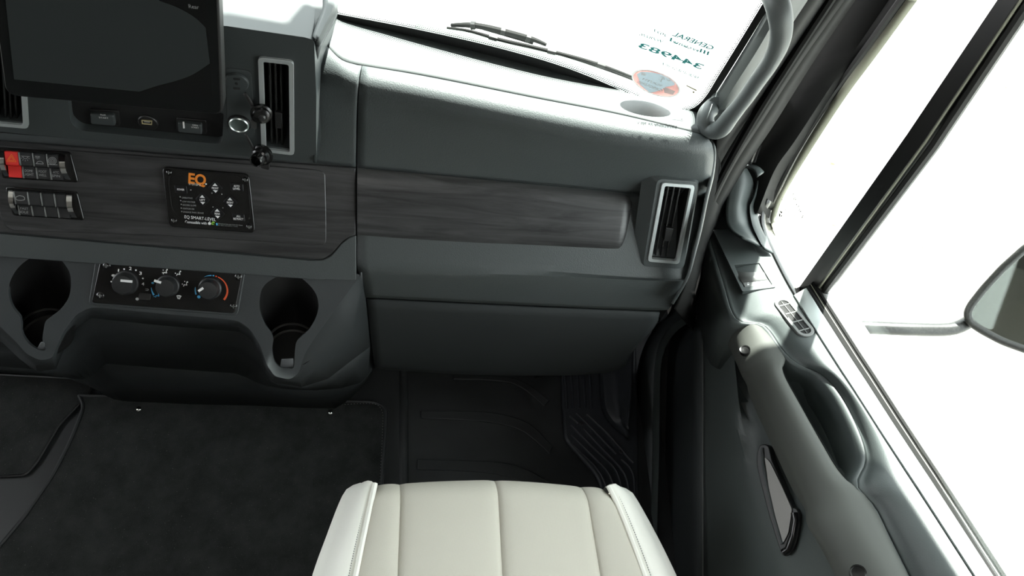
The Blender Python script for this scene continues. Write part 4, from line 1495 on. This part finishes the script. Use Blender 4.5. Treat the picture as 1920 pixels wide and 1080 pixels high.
obj('legend', g, M['white'], lk, sharp=0)

# defroster vent
v0, v1 = Vector(SP.l(1469, 573)), Vector(SP.l(1508, 621))


def capsule(a, b, r, n=10):
    e = (b-a).normalized()
    t0 = math.atan2(e.y, e.x)
    return [(b.x+r*math.cos(t0-math.pi/2+math.pi*i/n), b.y+r*math.sin(t0-math.pi/2+math.pi*i/n)) for i in range(n+1)] + \
           [(a.x+r*math.cos(t0+math.pi/2+math.pi*i/n), a.y+r*math.sin(t0+math.pi/2+math.pi*i/n)) for i in range(n+1)]


rv = 16*SP.px(1488, 597)
obj('vent_ring', MB().prism(SP, capsule(v0, v1, rv*1.05), -.002, .004, holes=[capsule(v0, v1, rv*.66)]), M['grey'], door, bevel=.0014)
obj('vent_duct', MB().prism(SP, capsule(v0, v1, rv*.8), -.004, .0022), M['matte'], door)
e = (v1-v0).normalized(); w = Vector((-e.y, e.x))
dv = obj('vent_spine', MB().tube([SP.at(*(v0-e*rv*.5), .0026), SP.at(*(v1+e*rv*.5), .0026)], .0009, 6), M['grey'], door)
for k in range(4):
    c = v0.lerp(v1, .02+.32*k)
    obj('vent_fin', MB().tube([SP.at(*(c-w*rv*.66), .0026), SP.at(*(c+w*rv*.66), .0026)], .0011, 6), M['grey'], door)

# arm rest and pull bar
PA_ = PS.off(-.03)
pa = (PA_.o, PA_.n)
armL = [(1378, 602), (1384, 640), (1390, 662), (1400, 686), (1412, 698), (1424, 724), (1440, 760), (1462, 808), (1480, 848), (1500, 892), (1516, 928), (1522, 950), (1524, 975), (1545, 1010), (1570, 1052), (1596, 1100), (1650, 1200)]
armR = [(1392, 596), (1420, 604), (1450, 630), (1468, 656), (1475, 674), (1469, 690), (1476, 712), (1500, 755), (1522, 794), (1545, 834), (1570, 876), (1594, 903), (1612, 914), (1640, 948), (1668, 1004), (1710, 1090), (1760, 1200)]
La = [pp(*q, offs(pa, -.004)) for q in armL]
Ra = [pp(*q, offs(pa, .012)) for q in armR]
La, Ra = spl(La, 60), spl(Ra, 60)
rows = []
up_ = Vector((0, 0, 1))
for s, h in ((.35, -.06), (.03, -.02), (0, -.008), (.05, .002), (.15, .008), (.3, .012), (.45, .013), (.6, .011), (.75, .008), (.9, .004), (.97, .0), (1, -.01), (.97, -.05)):
    rows.append([a.lerp(b, s)+up_*h for a, b in zip(La, Ra)])
mb = MB().grid(rows)
if (mb.v[61+60]-mb.v[60]).length and (mb.v[1]-mb.v[0]).cross(mb.v[60*5]-mb.v[60*4]).z < 0:
    mb.f = [f[::-1] for f in mb.f]
mb.fan([r[0] for r in rows]); mb.fan([r[-1] for r in rows][::-1])
arm = obj('arm_rest', mb, M['armrest'], door, sharp=50)
for (u, v, r) in ((1397, 656, .0075), (1609, 1074, .009)):
    fr_ = Fr(pp(u, v, offs(pa, .008)), (-.45, .1, .9), (0, 1, 0))
    obj('screw_cup', MB().lathe(fr_, 0, 0, [(r*1.15, -.006), (r*1.1, .0015), (r*.9, .001), (r*.85, -.0), (r*.2, -.0005)], 20), M['gloss'], arm)

# inner face below the arm rest
loft('inner_panel', [
    ([(1318, 405), (1334, 470), (1354, 540), (1378, 606), (1412, 702), (1452, 780), (1496, 872), (1540, 960), (1590, 1050), (1690, 1200)], ('x', .695)),
    ([(1308, 430), (1322, 500), (1342, 570), (1370, 640), (1386, 720), (1404, 800), (1424, 880), (1462, 980), (1500, 1060), (1590, 1200)], ('x', .672)),
    ([(1302, 440), (1316, 510), (1334, 580), (1366, 642), (1379, 720), (1379, 800), (1388, 880), (1418, 980), (1448, 1060), (1500, 1200)], ('x', .656)),
    ([(1292, 470), (1300, 520), (1317, 600), (1318, 660), (1318, 760), (1318, 840), (1318, 920), (1318, 1000), (1318, 1080), (1318, 1200)], ('x', .674))], 50, M['door'], door, sm=5)
obj('panel_seam', MB().tube([pp(u, v, ('x', .6745)) for u, v in ((1296, 490), (1304, 530), (1317, 600), (1318.5, 700), (1318.5, 850), (1318.5, 1000), (1318.5, 1150))], .0012, 6), M['grey'], door)
# map pocket in the lower door
loft('lower_panel', [
    ([(1318, 590), (1318, 640), (1318, 700), (1318, 800), (1318, 900), (1318, 1000), (1318, 1200)], ('x', .675)),
    ([(1308, 590), (1308, 640), (1306, 700), (1304, 800), (1303, 900), (1303, 1000), (1304, 1200)], ('x', .69)),
    ([(1240, 640), (1240, 660), (1240, 700), (1238, 800), (1236, 900), (1236, 1000), (1236, 1200)], ('x', .76))], 20, M['console'], door, sm=2)
rim = [(1306, 598), (1288, 607), (1268, 622), (1250, 646), (1240, 680), (1237, 740), (1236, 850), (1233, 950), (1232, 1050), (1232, 1200)]
rim2 = [(1304, 590), (1280, 597), (1256, 614), (1237, 642), (1228, 680), (1225, 740), (1223, 850), (1221, 950), (1220, 1050), (1219, 1200)]
rim3 = [(1300, 480), (1268, 580), (1246, 600), (1222, 640), (1208, 690), (1204, 750), (1202, 850), (1198, 950), (1196, 1050), (1195, 1200)]
q0 = [pp(*q, ('x', .700)) for q in rim]
q1 = [pp(*q, ('x', .688)) for q in rim]
q2 = [pp(*q, ('x', .686)) for q in rim2]
q3 = [pp(*q, ('x', .694)) for q in rim2]
q4 = [pp(*q, ('x', .70)) for q in rim3]
q5 = [pp(u-14, v+8, ('x', .70)) for u, v in rim3]
mb = MB().grid([spl(q, 40) for q in (q0, q1, q2, q3)])
obj('pocket_rim', mb, M['door'], door, sharp=50, solid=-.003)
mb = MB().grid([spl(q, 40) for q in (q3, q4, q5)])
obj('kick_face', mb, M['console'], door, sharp=50, solid=-.003)
pb = MB().grid([spl([pp(*q, ('x', .700)) for q in rim], 30), spl([pp(*q, ('x', .74)) for q in rim], 30), spl([pp(q[0]+60, q[1], ('x', .77)) for q in rim], 30)])
obj('map_pocket', pb, M['matte'], door, sharp=0)
screw(door, Fr(pp(1236, 600, ('x', .69)), (-1, 0, .2), (0, 1, 0)), 1236, 600, .002, .006)
screw(door, Fr(pp(1297, 497, ('x', .60)), (-1, -.3, .4), (0, 1, 0)), 1297, 497, .002, .006)

# release handle
HF = Fr(pp(1460, 930, ('x', .666)), (-.85, -.1, .5), (0, 1, 0))
ho = [(1427, 834), (1421, 850), (1421, 872), (1428, 905), (1443, 963), (1457, 1008), (1467, 1040), (1475, 1044), (1484, 1040), (1494, 1022), (1502, 984), (1502, 963), (1495, 953), (1489, 952), (1471, 914), (1450, 864), (1444, 838), (1438, 833)]
ho = rnd(HF.L(ho), .004, 3)
obj('handle_bezel', MB().prism(HF, ho, -.012, .004), M['black'], door, bevel=.003)
lv = rnd(HF.L([(1437, 857), (1447, 866), (1456, 884), (1471, 915), (1489, 955), (1482, 1000), (1473, 1018), (1468, 1014), (1458, 975), (1446, 920)]), .003, 3)
lever = obj('release_lever', MB().prism(HF, lv, .003, .0065), M['lever'], door, bevel=.0015, label='satin metal release lever')
obj('lever_ridge', MB().tube([HF.at(*HF.l(*q), .005) for q in ((1432, 840), (1434, 870), (1443, 915), (1455, 968), (1470, 1020))], .0028, 8), M['smooth'], door)
obj('handle_hook', MB().tube([HF.at(*HF.l(*q), .008) for q in ((1494, 962), (1497, 975), (1492, 1005), (1483, 1030), (1474, 1036))], .0055, 10), M['gloss'], door)

# front window: frame strips, glass, divider bar
FX = lambda L, x: spl([pp(*q, ('x', x)) for q in L], 40)
sA = [(1800, -150), (1692, -2), (1620, 98), (1560, 180), (1500, 275), (1460, 350), (1443, 390), (1439, 415), (1446, 445), (1466, 490), (1490, 535), (1506, 562)]
gtop = [pp(u, v, offs(pg, .004)) for u, v in sA]
obj('window_seal', MB().tube(spl(gtop, 60), .0062, 8), M['seal'], door)
s1 = [(1700, -2), (1628, 96), (1567, 180), (1506, 277), (1466, 352), (1448, 392), (1444, 415), (1451, 443)]
s2 = [(1722, -2), (1646, 102), (1588, 180), (1530, 268), (1486, 338), (1466, 374), (1457, 402), (1451, 444)]
a = [pp(u, v, offs(pg, .002)) for u, v in s1]
b = [pp(u, v, offs(pg, -.008)) for u, v in s2]
obj('glass_channel', MB().grid([spl(a, 40), spl(b, 40)]), M['olive'], door, solid=-.003)
fo = [(1438, 372, 0), (1427, 396, 0), (1427, 430, 0), (1446, 474, 0), (1470, 522, 0), (1494, 563, 0)]
fi = [(1452, 382, 1), (1441, 402, 1), (1444, 428, 1), (1462, 468, 1), (1486, 515, 1), (1508, 560, 1)]
go = spl([pp(u, v, ('x', .735)) if k_ < 2 else pp(u, v, offs(psh, .001)) for k_, (u, v, _) in enumerate(fo)], 24)
gi = spl([pp(u, v, offs(pg, .004)) for u, v, _ in fi], 24)
gm_ = [a_.lerp(b_, .5)+Vector((-.006, -.004, .006)) for a_, b_ in zip(go, gi)]
obj('window_frame_corner', MB().grid([go, gm_, gi]), M['gloss'], door, solid=-.003)
seam_c = [pp(u-4, v, offs(pg, -.006)) for u, v in s2[:6]]
obj('channel_lip', MB().tube(seam_c, .0008, 5), M['seal'], door)
w2 = thing('window_2', pp(1700, 500, pg), kind='structure')
gl = PG.L([(1436, 405), (1450, 380), (1500, 280), (1700, -20), (1800, -170), (2500, -700), (2600, 700), (2050, 1300), (1900, 1150), (1690, 815), (1520, 570), (1445, 440)])
obj('glass_pane', MB().prism(PG, gl, -.012, -.008), M['glass'], w2)
b0 = [(1497, 548), (1512, 563), (1532, 566), (1550, 555)]
bar = [(1503, 534), (1700, 252), (1868, 2), (1960, -135)]
bar_r = [(1526, 549), (1732, 265), (1908, 2), (2010, -150)]
A3 = [pp(*q, offs(pg, .006)) for q in bar]
B3 = [pp(*q, offs(pg, .006)) for q in bar_r]
A3[0] += Vector((0, 0, -.012)); B3[0] += Vector((0, 0, -.012))
dp = PG.n*-.022
mb = MB().grid([[p+dp for p in A3], A3, B3, [p+dp for p in B3]])
mb.f = [f[::-1] for f in mb.f] if (mb.v[5]-mb.v[4]).cross(mb.v[8]-mb.v[4]).dot(PG.n) < 0 else mb.f
obj('divider_bar', mb, M['black'], door, solid=.002, bevel=.0015)
C3 = [pp(*q, offs(pg, .003)) for q in ((1528, 550), (1735, 266), (1912, 2), (2014, -150))]
obj('divider_felt', MB().tube(C3, .0022, 8), M['olive'], door)
D3 = [pp(*q, offs(pg, -.006)) for q in ((1540, 556), (1752, 274), (1933, 2), (2040, -150))]
obj('divider_seal', MB().tube(D3, .0068, 8), M['seal'], door)

# ---------------------------------------------------------------- pillar, door frame, seals
pil = thing('trim_1', pp(1400, 120, ws), kind='structure')
pe = [(1260, 212), (1292, 214), (1318, 206), (1338, 182), (1361, 147), (1405, 75), (1458, -14), (1500, -85)]
pm = [(1280, 228), (1312, 230), (1334, 222), (1352, 200), (1378, 160), (1424, 86), (1478, -14), (1520, -85)]
pr_ = [(1300, 244), (1325, 252), (1345, 262), (1366, 234), (1400, 180), (1452, 96), (1524, -14), (1570, -85)]
p_a = spl([pp(*q, offs(ws, .002)) for q in pe], 40)
p_b = spl([pp(*q, offs(ws, .022)) for q in pm], 40)
p_c = spl([pp(*q, ('x', .492)) for q in pr_], 40)
cols = [spl([p_a[j], p_b[j], p_c[j]], 9) for j in range(40)]
obj('pillar_cover', MB().grid([[cols[j][i] for j in range(40)] for i in range(9)]), M['cover'], pil, solid=-.003)
lines = [([(1345, 262), (1366, 234), (1400, 180), (1452, 96), (1524, -14), (1570, -85)], .492),
         ([(1338, 330), (1372, 270), (1420, 195), (1480, 104), (1558, -14), (1602, -80)], .545),
         ([(1322, 400), (1360, 320), (1420, 222), (1492, 108), (1574, -14), (1618, -80)], .56),
         ([(1318, 430), (1370, 322), (1432, 224), (1506, 110), (1594, -14), (1640, -80)], .575),
         ([(1330, 430), (1394, 320), (1450, 236), (1528, 112), (1614, -14), (1660, -80)], .66)]
for (La_, xa), (Lb_, xb), nm, m in ((lines[0], lines[1], 'door_jamb', 'jamb'), (lines[1], lines[2], 'seal_groove', 'jamb'), (lines[2], lines[3], 'jamb_flange', 'jamb'), (lines[3], lines[4], 'jamb_gap', 'jamb')):
    obj(nm, MB().grid([spl([pp(*q, ('x', xa)) for q in La_], 30), spl([pp(*q, ('x', xb)) for q in Lb_], 30)]), M[m], pil, solid=-.003)
po = [spl([pp(*q, offs(ws, -.014)) for q in pe], 30), spl([pp(*q, ('x', .492))+Vector((.02, .035, .02)) for q in pr_], 30), spl([pp(*q, ('x', .56))+Vector((.03, .05, .02)) for q in lines[2][0]], 30)]
obj('pillar_sun_block', MB().grid(po), M['paint'], pil, solid=.003)  # unseen skin added to keep sun off the inner pillar cover
obj('jamb_seal', MB().tube(spl([pp(*q, ('x', .55)) for q in ((1312, 420), (1352, 335), (1410, 230), (1484, 112), (1566, -14), (1610, -80))], 30), .006, 8), M['jamb'], pil)
fr1 = [(1330, 430), (1394, 320), (1450, 236), (1528, 112), (1614, -14), (1660, -80)]
fr2 = [(1420, 400), (1452, 320), (1492, 262), (1572, 140), (1676, -14), (1720, -80)]
fr3 = [(1442, 410), (1458, 352), (1500, 276), (1580, 150), (1692, -14), (1740, -85)]
mb = MB().grid([spl([pp(*q, ('x', .68)) for q in fr1], 30), spl([pp(*q, ('x', .715)) for q in fr2], 30), spl([pp(*q, offs(pg, .006)) for q in fr3], 30)])
obj('window_frame', mb, M['jamb'], door, solid=-.003)
# black filler below the pillar behind the dash end
loft('jamb_lower', [
    ([(1345, 262), (1338, 330), (1322, 400), (1300, 470), (1292, 520), (1268, 580)], ('x', .505)),
    ([(1400, 300), (1380, 340), (1350, 420), (1330, 480), (1320, 540), (1300, 620)], ('x', .70))], 16, M['jamb'], pil, sm=1)
loft('hinge_cover', [
    ([(1378, 307), (1370, 335), (1364, 365), (1361, 392), (1362, 415), (1372, 432), (1392, 444)], ('x', .655)),
    ([(1396, 309), (1394, 335), (1389, 365), (1385, 392), (1387, 420), (1398, 438), (1412, 452)], ('x', .675)),
    ([(1414, 318), (1418, 335), (1411, 365), (1404, 388), (1408, 420), (1418, 444), (1428, 462)], ('x', .705)),
    ([(1419, 322), (1421, 336), (1414, 366), (1407, 388), (1411, 420), (1421, 444), (1431, 463)], ('x', .702)),
    ([(1432, 326), (1432, 338), (1426, 366), (1420, 390), (1425, 420), (1437, 446), (1450, 474)], ('x', .722))], 24, M['door'], door, sm=4)
loft('hinge_cover_top', [
    ([(1376, 303), (1390, 303), (1410, 307), (1424, 313), (1433, 322)], ('x', .69)),
    ([(1378, 309), (1392, 311), (1408, 313), (1417, 320), (1421, 330)], ('x', .668))], 12, M['door'], door, sm=1)
obj('cable', MB().tube(spl([pp(*q, ('x', .67)) for q in ((1404, 305), (1412, 285), (1428, 250), (1450, 215), (1470, 190))], 14), .006, 8), M['gloss'], pil)
obj('cable', MB().tube(spl([pp(*q, ('x', .68)) for q in ((1412, 303), (1422, 276), (1440, 240), (1466, 200))], 14), .005, 8), M['gloss'], pil)

# ---------------------------------------------------------------- grab handle
gh = thing('grab_handle', pp(1330, 225, ws), 'dark grey curved grab handle fixed to the windshield pillar', 'handle')
gp = [(1347, 192, .006), (1333, 203, .018), (1322, 219, .034), (1328, 241, .046), (1349, 243, .052), (1371, 217, .055), (1398, 183, .058), (1421, 150, .06), (1444, 117, .06), (1460, 83, .058), (1465, 50, .052), (1458, 8, .042), (1440, -30, .015)]
pt = spl([pp(u, v, offs(ws, c)) for u, v, c in gp], 60)
rs = []
for i in range(60):
    rs.append(.0118-.0022*min(1, max(0, (i-14)/10))+.0028*min(1, max(0, (i-42)/10)))
obj('grip', MB().tube(pt, rs, 16), M['pillar'], gh, sub=1, sharp=0)
obj('foot_cap', MB().tube([pp(1352, 190, offs(ws, .008)), pp(1345, 198, offs(ws, .018))], [.0145, .0125], 16), M['pillar'], gh)

# ---------------------------------------------------------------- outside: mirror, wipers, cowl, hood
mir = thing('side_mirror', pp(1880, 570, ('x', 1.12)), 'dusty black side mirror on a tubular arm outside the door window', 'mirror')
cM = pp(1960, 560, ('x', 1.15))
MFr = Fr(cM, (-.62, -.62, .48), (.7, -.7, 0))
ml = MFr.L([(1813, 588), (1820, 572), (1845, 540), (1880, 502), (1925, 462), (1990, 425), (2090, 430), (2130, 500), (2110, 600), (2040, 668), (1985, 676), (1925, 656), (1880, 640), (1842, 620), (1818, 604)])
mlr = rnd(ml, .01, 3)
cm = sum((Vector(p) for p in mlr), Vector((0, 0)))/len(mlr)
back = []
for s, c in ((1, 0), (1.02, -.015), (.95, -.05), (.75, -.08), (.4, -.095)):
    back.append([MFr.at(*(cm+(Vector(p)-cm)*s), c) for p in mlr])
mb = MB().grid(back, wrap=True)
mb.fan(back[-1])
obj('shell', mb, M['shell'], mir, sharp=60)
obj('rim', MB().tube([MFr.at(*p, .002) for p in mlr+[mlr[0]]], .007, 10, cap=False), M['shell'], mir)
obj('mirror_glass', MB().prism(MFr, [tuple(cm+(Vector(p)-cm)*.96) for p in mlr], -.002, .001), M['mirror'], mir)
ap = [(1540, 612, .82), (1600, 613, .88), (1700, 617, .97), (1770, 618, 1.04), (1800, 612, 1.07), (1828, 596, 1.10), (1850, 585, 1.14)]
obj('arm', MB().tube(spl([pp(u, v, ('x', x)) for u, v, x in ap], 30), .0122, 14), M['shell'], mir)
bp_ = pp(1545, 562, ('x', .86))
obj('arm_mount', MB().lathe(Fr(bp_, (1, 0, .2), (0, 1, 0)), 0, 0, [(.022, -.04), (.022, .0), (.018, .010), (.009, .014)], 20), M['grey'], mir)

WO = WS.off(-.02)
wo = (WO.o, WO.n)


def wiper(name, label, blade, arm_, wd):
    t = thing(name, pp(*arm_[0], wo), label, 'wiper', 'windshield wipers')
    bl_ = spl([pp(*q, wo) for q in blade], 24)
    n = len(bl_)
    obj('blade', MB().tube(bl_, [wd*(.35+.65*math.sin(math.pi*(i+1)/(n+1))**.5) for i in range(n)], 8), M['jamb'], t)
    obj('arm', MB().tube(spl([pp(*q, offs(wo, -.012)) for q in arm_], 16), wd*.7, 8), M['jamb'], t)
    for k in (5, 12, 18):
        obj('clip', MB().tube([bl_[k], bl_[k+1]], wd*1.35, 8), M['black'], t)


wiper('wiper', 'black windshield wiper lying low across the windshield, the upper of two', [(846, 47), (880, 47), (910, 51), (960, 63), (1000, 74), (1024, 84)], [(905, 52), (960, 68), (1000, 80)], .0042)
wiper('wiper', 'long thin black windshield wiper running down towards the oval sticker, the lower of two', [(838, 52), (880, 58), (940, 75), (1010, 91), (1090, 111), (1140, 127), (1190, 146)], [(1015, 92), (1090, 114), (1190, 150), (1240, 175)], .0028)
loft('cowl', [
    ([(780, 42), (850, 54), (920, 70), (1000, 89), (1080, 112), (1150, 140), (1215, 172), (1260, 195)], offs(ws, -.05)),
    ([(780, 60), (900, 90), (1000, 115), (1080, 138), (1150, 163), (1200, 185), (1260, 215)], offs(ws, -.03))], 30, M['cowl'], None, sm=1)
cw = bpy.data.objects['cowl']
tag(cw, 'greenish grey cowl strip below the wipers outside the windshield', 'cowl')
hd = MB()
R = []
for j in range(18):
    y = .84+j*.13
    R.append([Vector((x, y, .9-.03*abs(x+.3)**2.2-.0016*j*j)) for x in [(-1.6+(2.1+.38*min(1, j/3))*i/26) for i in range(27)]])
hd.grid(R)
obj('hood', hd, M['hood'], None, solid=.01, label='white truck hood seen blown out through the windshield', cat='hood')

# ---------------------------------------------------------------- stickers on the glass
W1 = WS.off(.0006)
nums = thing('dealer_sticker', pp(1265, 95, ws), 'pale green dealer lettering with a stock number on the windshield, reading mirrored from inside', 'sticker')
tb = MB()
tb.text(W1, 'GENERAL', (1334, 94), (1259, 66), 13, 0, 0, bold=.03)
tb.text(W1, '344983', (1314, 130), (1195, 88), 16, 0, 0, bold=.03)
tb.text(W1, '2027', (1249, 69.5), (1222, 57.5), 7.5, 0, 1, bold=.03)
tb.text(W1, 'WZ8276', (1242, 80.5), (1198, 66), 8, 0, 1, bold=.03)
tb.text(W1, 'PASADENA SV 38FX', (1307, 148), (1238, 120), 8, 0, 1, bold=.03)
tb.text(W1, 'www.generalrv.com', (1320, 107), (1254, 81), 4, 0, 1)
for a0, a1 in ((0, .05), (.09, .14), (.18, .23), (.95, 1)):
    p, q = Vector((1328, 104)), Vector((1255, 77))
    c0, c1 = p.lerp(q, a0), p.lerp(q, a1)
    d = Vector((2.5, -7))
    tb.flat(W1, W1.L([tuple(c0), tuple(c1), tuple(c1+d), tuple(c0+d)]), 0, 0)
p, q = Vector((1328, 104)), Vector((1255, 77))
c0, c1 = p.lerp(q, .27), p.lerp(q, .95)
d = Vector((2.5, -7))
tb.text(W1, 'RV CENTER', tuple(c0), tuple(c1), 6.5, 0.0004, 0, bold=.05)
for e0, e1 in ((0, .12), (.92, 1.04)):
    tb.flat(W1, W1.L([tuple(c0+d*e0), tuple(c1+d*e0), tuple(c1+d*e1), tuple(c0+d*e1)]), 0, 0)
obj('lettering', tb, [M['teal'], M['teal2']], nums, sharp=0)

ov = thing('oval_sticker', pp(1228, 156, ws), 'oval red and blue souvenir sticker at the lower corner of the windshield', 'sticker')
oc = Vector((1230, 156))
ea = Vector((42, 15)); eb = Vector((6, -19))
o2 = [tuple(oc+ea*math.cos(2*math.pi*i/40)*1.08+eb*math.sin(2*math.pi*i/40)*1.1) for i in range(40)]
stk = {}
for nm, c in (('oval_white', (.8, .8, .8)), ('oval_red', (.62, .33, .31)), ('oval_blue', (.34, .41, .46))):
    stk[nm] = mat(nm, c, .7)
    nt_ = stk[nm].node_tree
    b_ = nt_.nodes['Principled BSDF']
    tl = nt_.nodes.new('ShaderNodeBsdfTranslucent')
    tl.inputs[0].default_value = (*c, 1)
    mx_ = nt_.nodes.new('ShaderNodeMixShader')
    mx_.inputs[0].default_value = {'oval_white': .2, 'oval_red': .11, 'oval_blue': .07}[nm]
    nt_.links.new(b_.outputs[0], mx_.inputs[1])
    nt_.links.new(tl.outputs[0], mx_.inputs[2])
    nt_.links.new(mx_.outputs[0], nt_.nodes['Material Output'].inputs[0])
obj('backing', MB().prism(W1, W1.L(o2), -.0002, 0.0002, holes=[W1.L([tuple(oc+ea*math.cos(2*math.pi*i/40)+eb*math.sin(2*math.pi*i/40)) for i in range(40)])]), stk['oval_white'], ov, sharp=0)
tb = MB()
o3 = [tuple(oc+ea*math.cos(2*math.pi*i/40)+eb*math.sin(2*math.pi*i/40)) for i in range(40)]
bl_ = [(1194, 139), (1202, 134), (1222, 135), (1240, 139), (1254, 146), (1264, 154), (1266, 158), (1262, 160), (1248, 163), (1240, 168), (1228, 172), (1219, 173.5), (1210, 167), (1200, 158), (1198, 148)]
tb.prism(W1, W1.L(o3), 0, .0003, holes=[W1.L(bl_)], m=0, cap0=False)
tb.flat(W1, W1.L(bl_), .0003, 1)
tb.flat(W1, W1.L([(1244, 164), (1250, 163), (1266, 170), (1262, 177), (1246, 173)]), .0009, 2)
tb.text(W1, 'SOUTH', (1240, 161.5), (1204, 148), 7, .0009, 2, bold=.03)
tb.text(W1, 'CAROLINA', (1240, 171), (1194, 153), 8, .0009, 2, bold=.04)
tb.flat(W1, W1.L([(1202, 134), (1211, 136), (1211, 141), (1203, 140)]), .0009, 2)
for i in range(6):
    aa = math.pi*i/5
    tb.flat(W1, W1.L([(1241, 148), (1241+6*math.cos(aa)-1, 146-5*math.sin(aa)), (1241+6*math.cos(aa)+1, 147.5-5*math.sin(aa))]), .0009, 2)
tb.flat(W1, W1.L([(1240, 147), (1242, 147), (1240.5, 152.5), (1238, 152)]), .0009, 2)
mo3 = [(1254+4*math.cos(math.radians(t_)), 148+3.2*math.sin(math.radians(t_))) for t_ in range(-40, 221, 20)] + [(1254+2.6*math.cos(math.radians(t_)), 147+2.2*math.sin(math.radians(t_))) for t_ in range(220, -41, -20)]
tb.flat(W1, W1.L(mo3), .0009, 2)
obj('print', tb, [stk['oval_red'], stk['oval_blue'], stk['oval_white']], ov, sharp=0)
gs = thing('glass_marking', pp(1300, 170, ws), 'tiny dark glass maker markings beside the oval sticker', 'marking')
tb = MB()
tb.flat(W1, W1.L([(1287.5, 159), (1306, 168), (1307, 170), (1305, 170), (1287, 161)]), .0003, 0)
tb.flat(W1, W1.L([(1298, 170), (1303, 172), (1300, 175), (1299, 173)]), .0003, 0)
tb.text(W1, 'AS1 LAMINATED', (1297, 174), (1284, 166), 2.5, .0003, 0)
tb.text(W1, 'SAFETY', (1274, 184), (1266, 180), 4, .0003, 0)
obj('print', tb, M['tan'], gs, sharp=0)

GI = PG.off(-.0075)
nt_ = thing('notice_sticker', pp(1495, 430, pg), 'clear notice sticker with black lettering at the front corner of the door window', 'sticker')
tb = MB()
tb.text(GI, 'NOTICE', (1485, 367), (1505, 414), 8, 0, 0, bold=.01)
tb.text(GI, 'THOR', (1464, 410), (1477, 434), 6.5, 0, 0)
tb.flat(GI, GI.L([(1462, 394), (1467, 398), (1465, 401), (1463.5, 399)]), 0, 0)
tb.flat(GI, GI.L([(1461.5, 399), (1463.5, 402), (1462, 408), (1460, 404)]), 0, 0)
tb.flat(GI, GI.L([(1465, 402), (1466.5, 404.5), (1463.5, 408), (1463, 406)]), 0, 0)
random.seed(3)
for k in range(7):
    s = Vector((1476-3.1*k, 366+2.2*k))
    e_ = s + Vector((36-.6*k, 78-3*k))*(.98 if k < 5 else .8)
    words = ' '.join(''.join(random.choice('aenorstil') for _ in range(random.randint(2, 7))) for _ in range(6))
    for i in range(15):
        a0 = (i+.15*random.random())/15
        c0, c1 = s.lerp(e_, a0), s.lerp(e_, a0+.045)
        tb.flat(GI, GI.L([tuple(c0), tuple(c1), tuple(c1+Vector((-.9, .55))), tuple(c0+Vector((-.9, .55)))]), 0, 1)
obj('lettering', tb, [M['notice'], M['tan']], nt_, sharp=0)

# ---------------------------------------------------------------- lamp of the cab ceiling
lp = thing('dome_lamp', (-.1, -.35, 1.85), 'flat white dome lamp on the cab ceiling above the photographer', 'lamp')
obj('lamp_housing', MB().box((-.3, -.5, 1.845), (.1, -.2, 1.86)), M['paint'], lp, bevel=.004)
al = bpy.data.lights.new('dome_light', 'AREA')
al.shape = 'RECTANGLE'
al.size, al.size_y = .38, .28
al.energy = LAMP
al.color = (1, .98, .94)
ao = bpy.data.objects.new('dome_light', al)
COL.objects.link(ao)
ao.parent = lp
ao.location = Vector((-.1, -.35, 1.842)) - lp.location
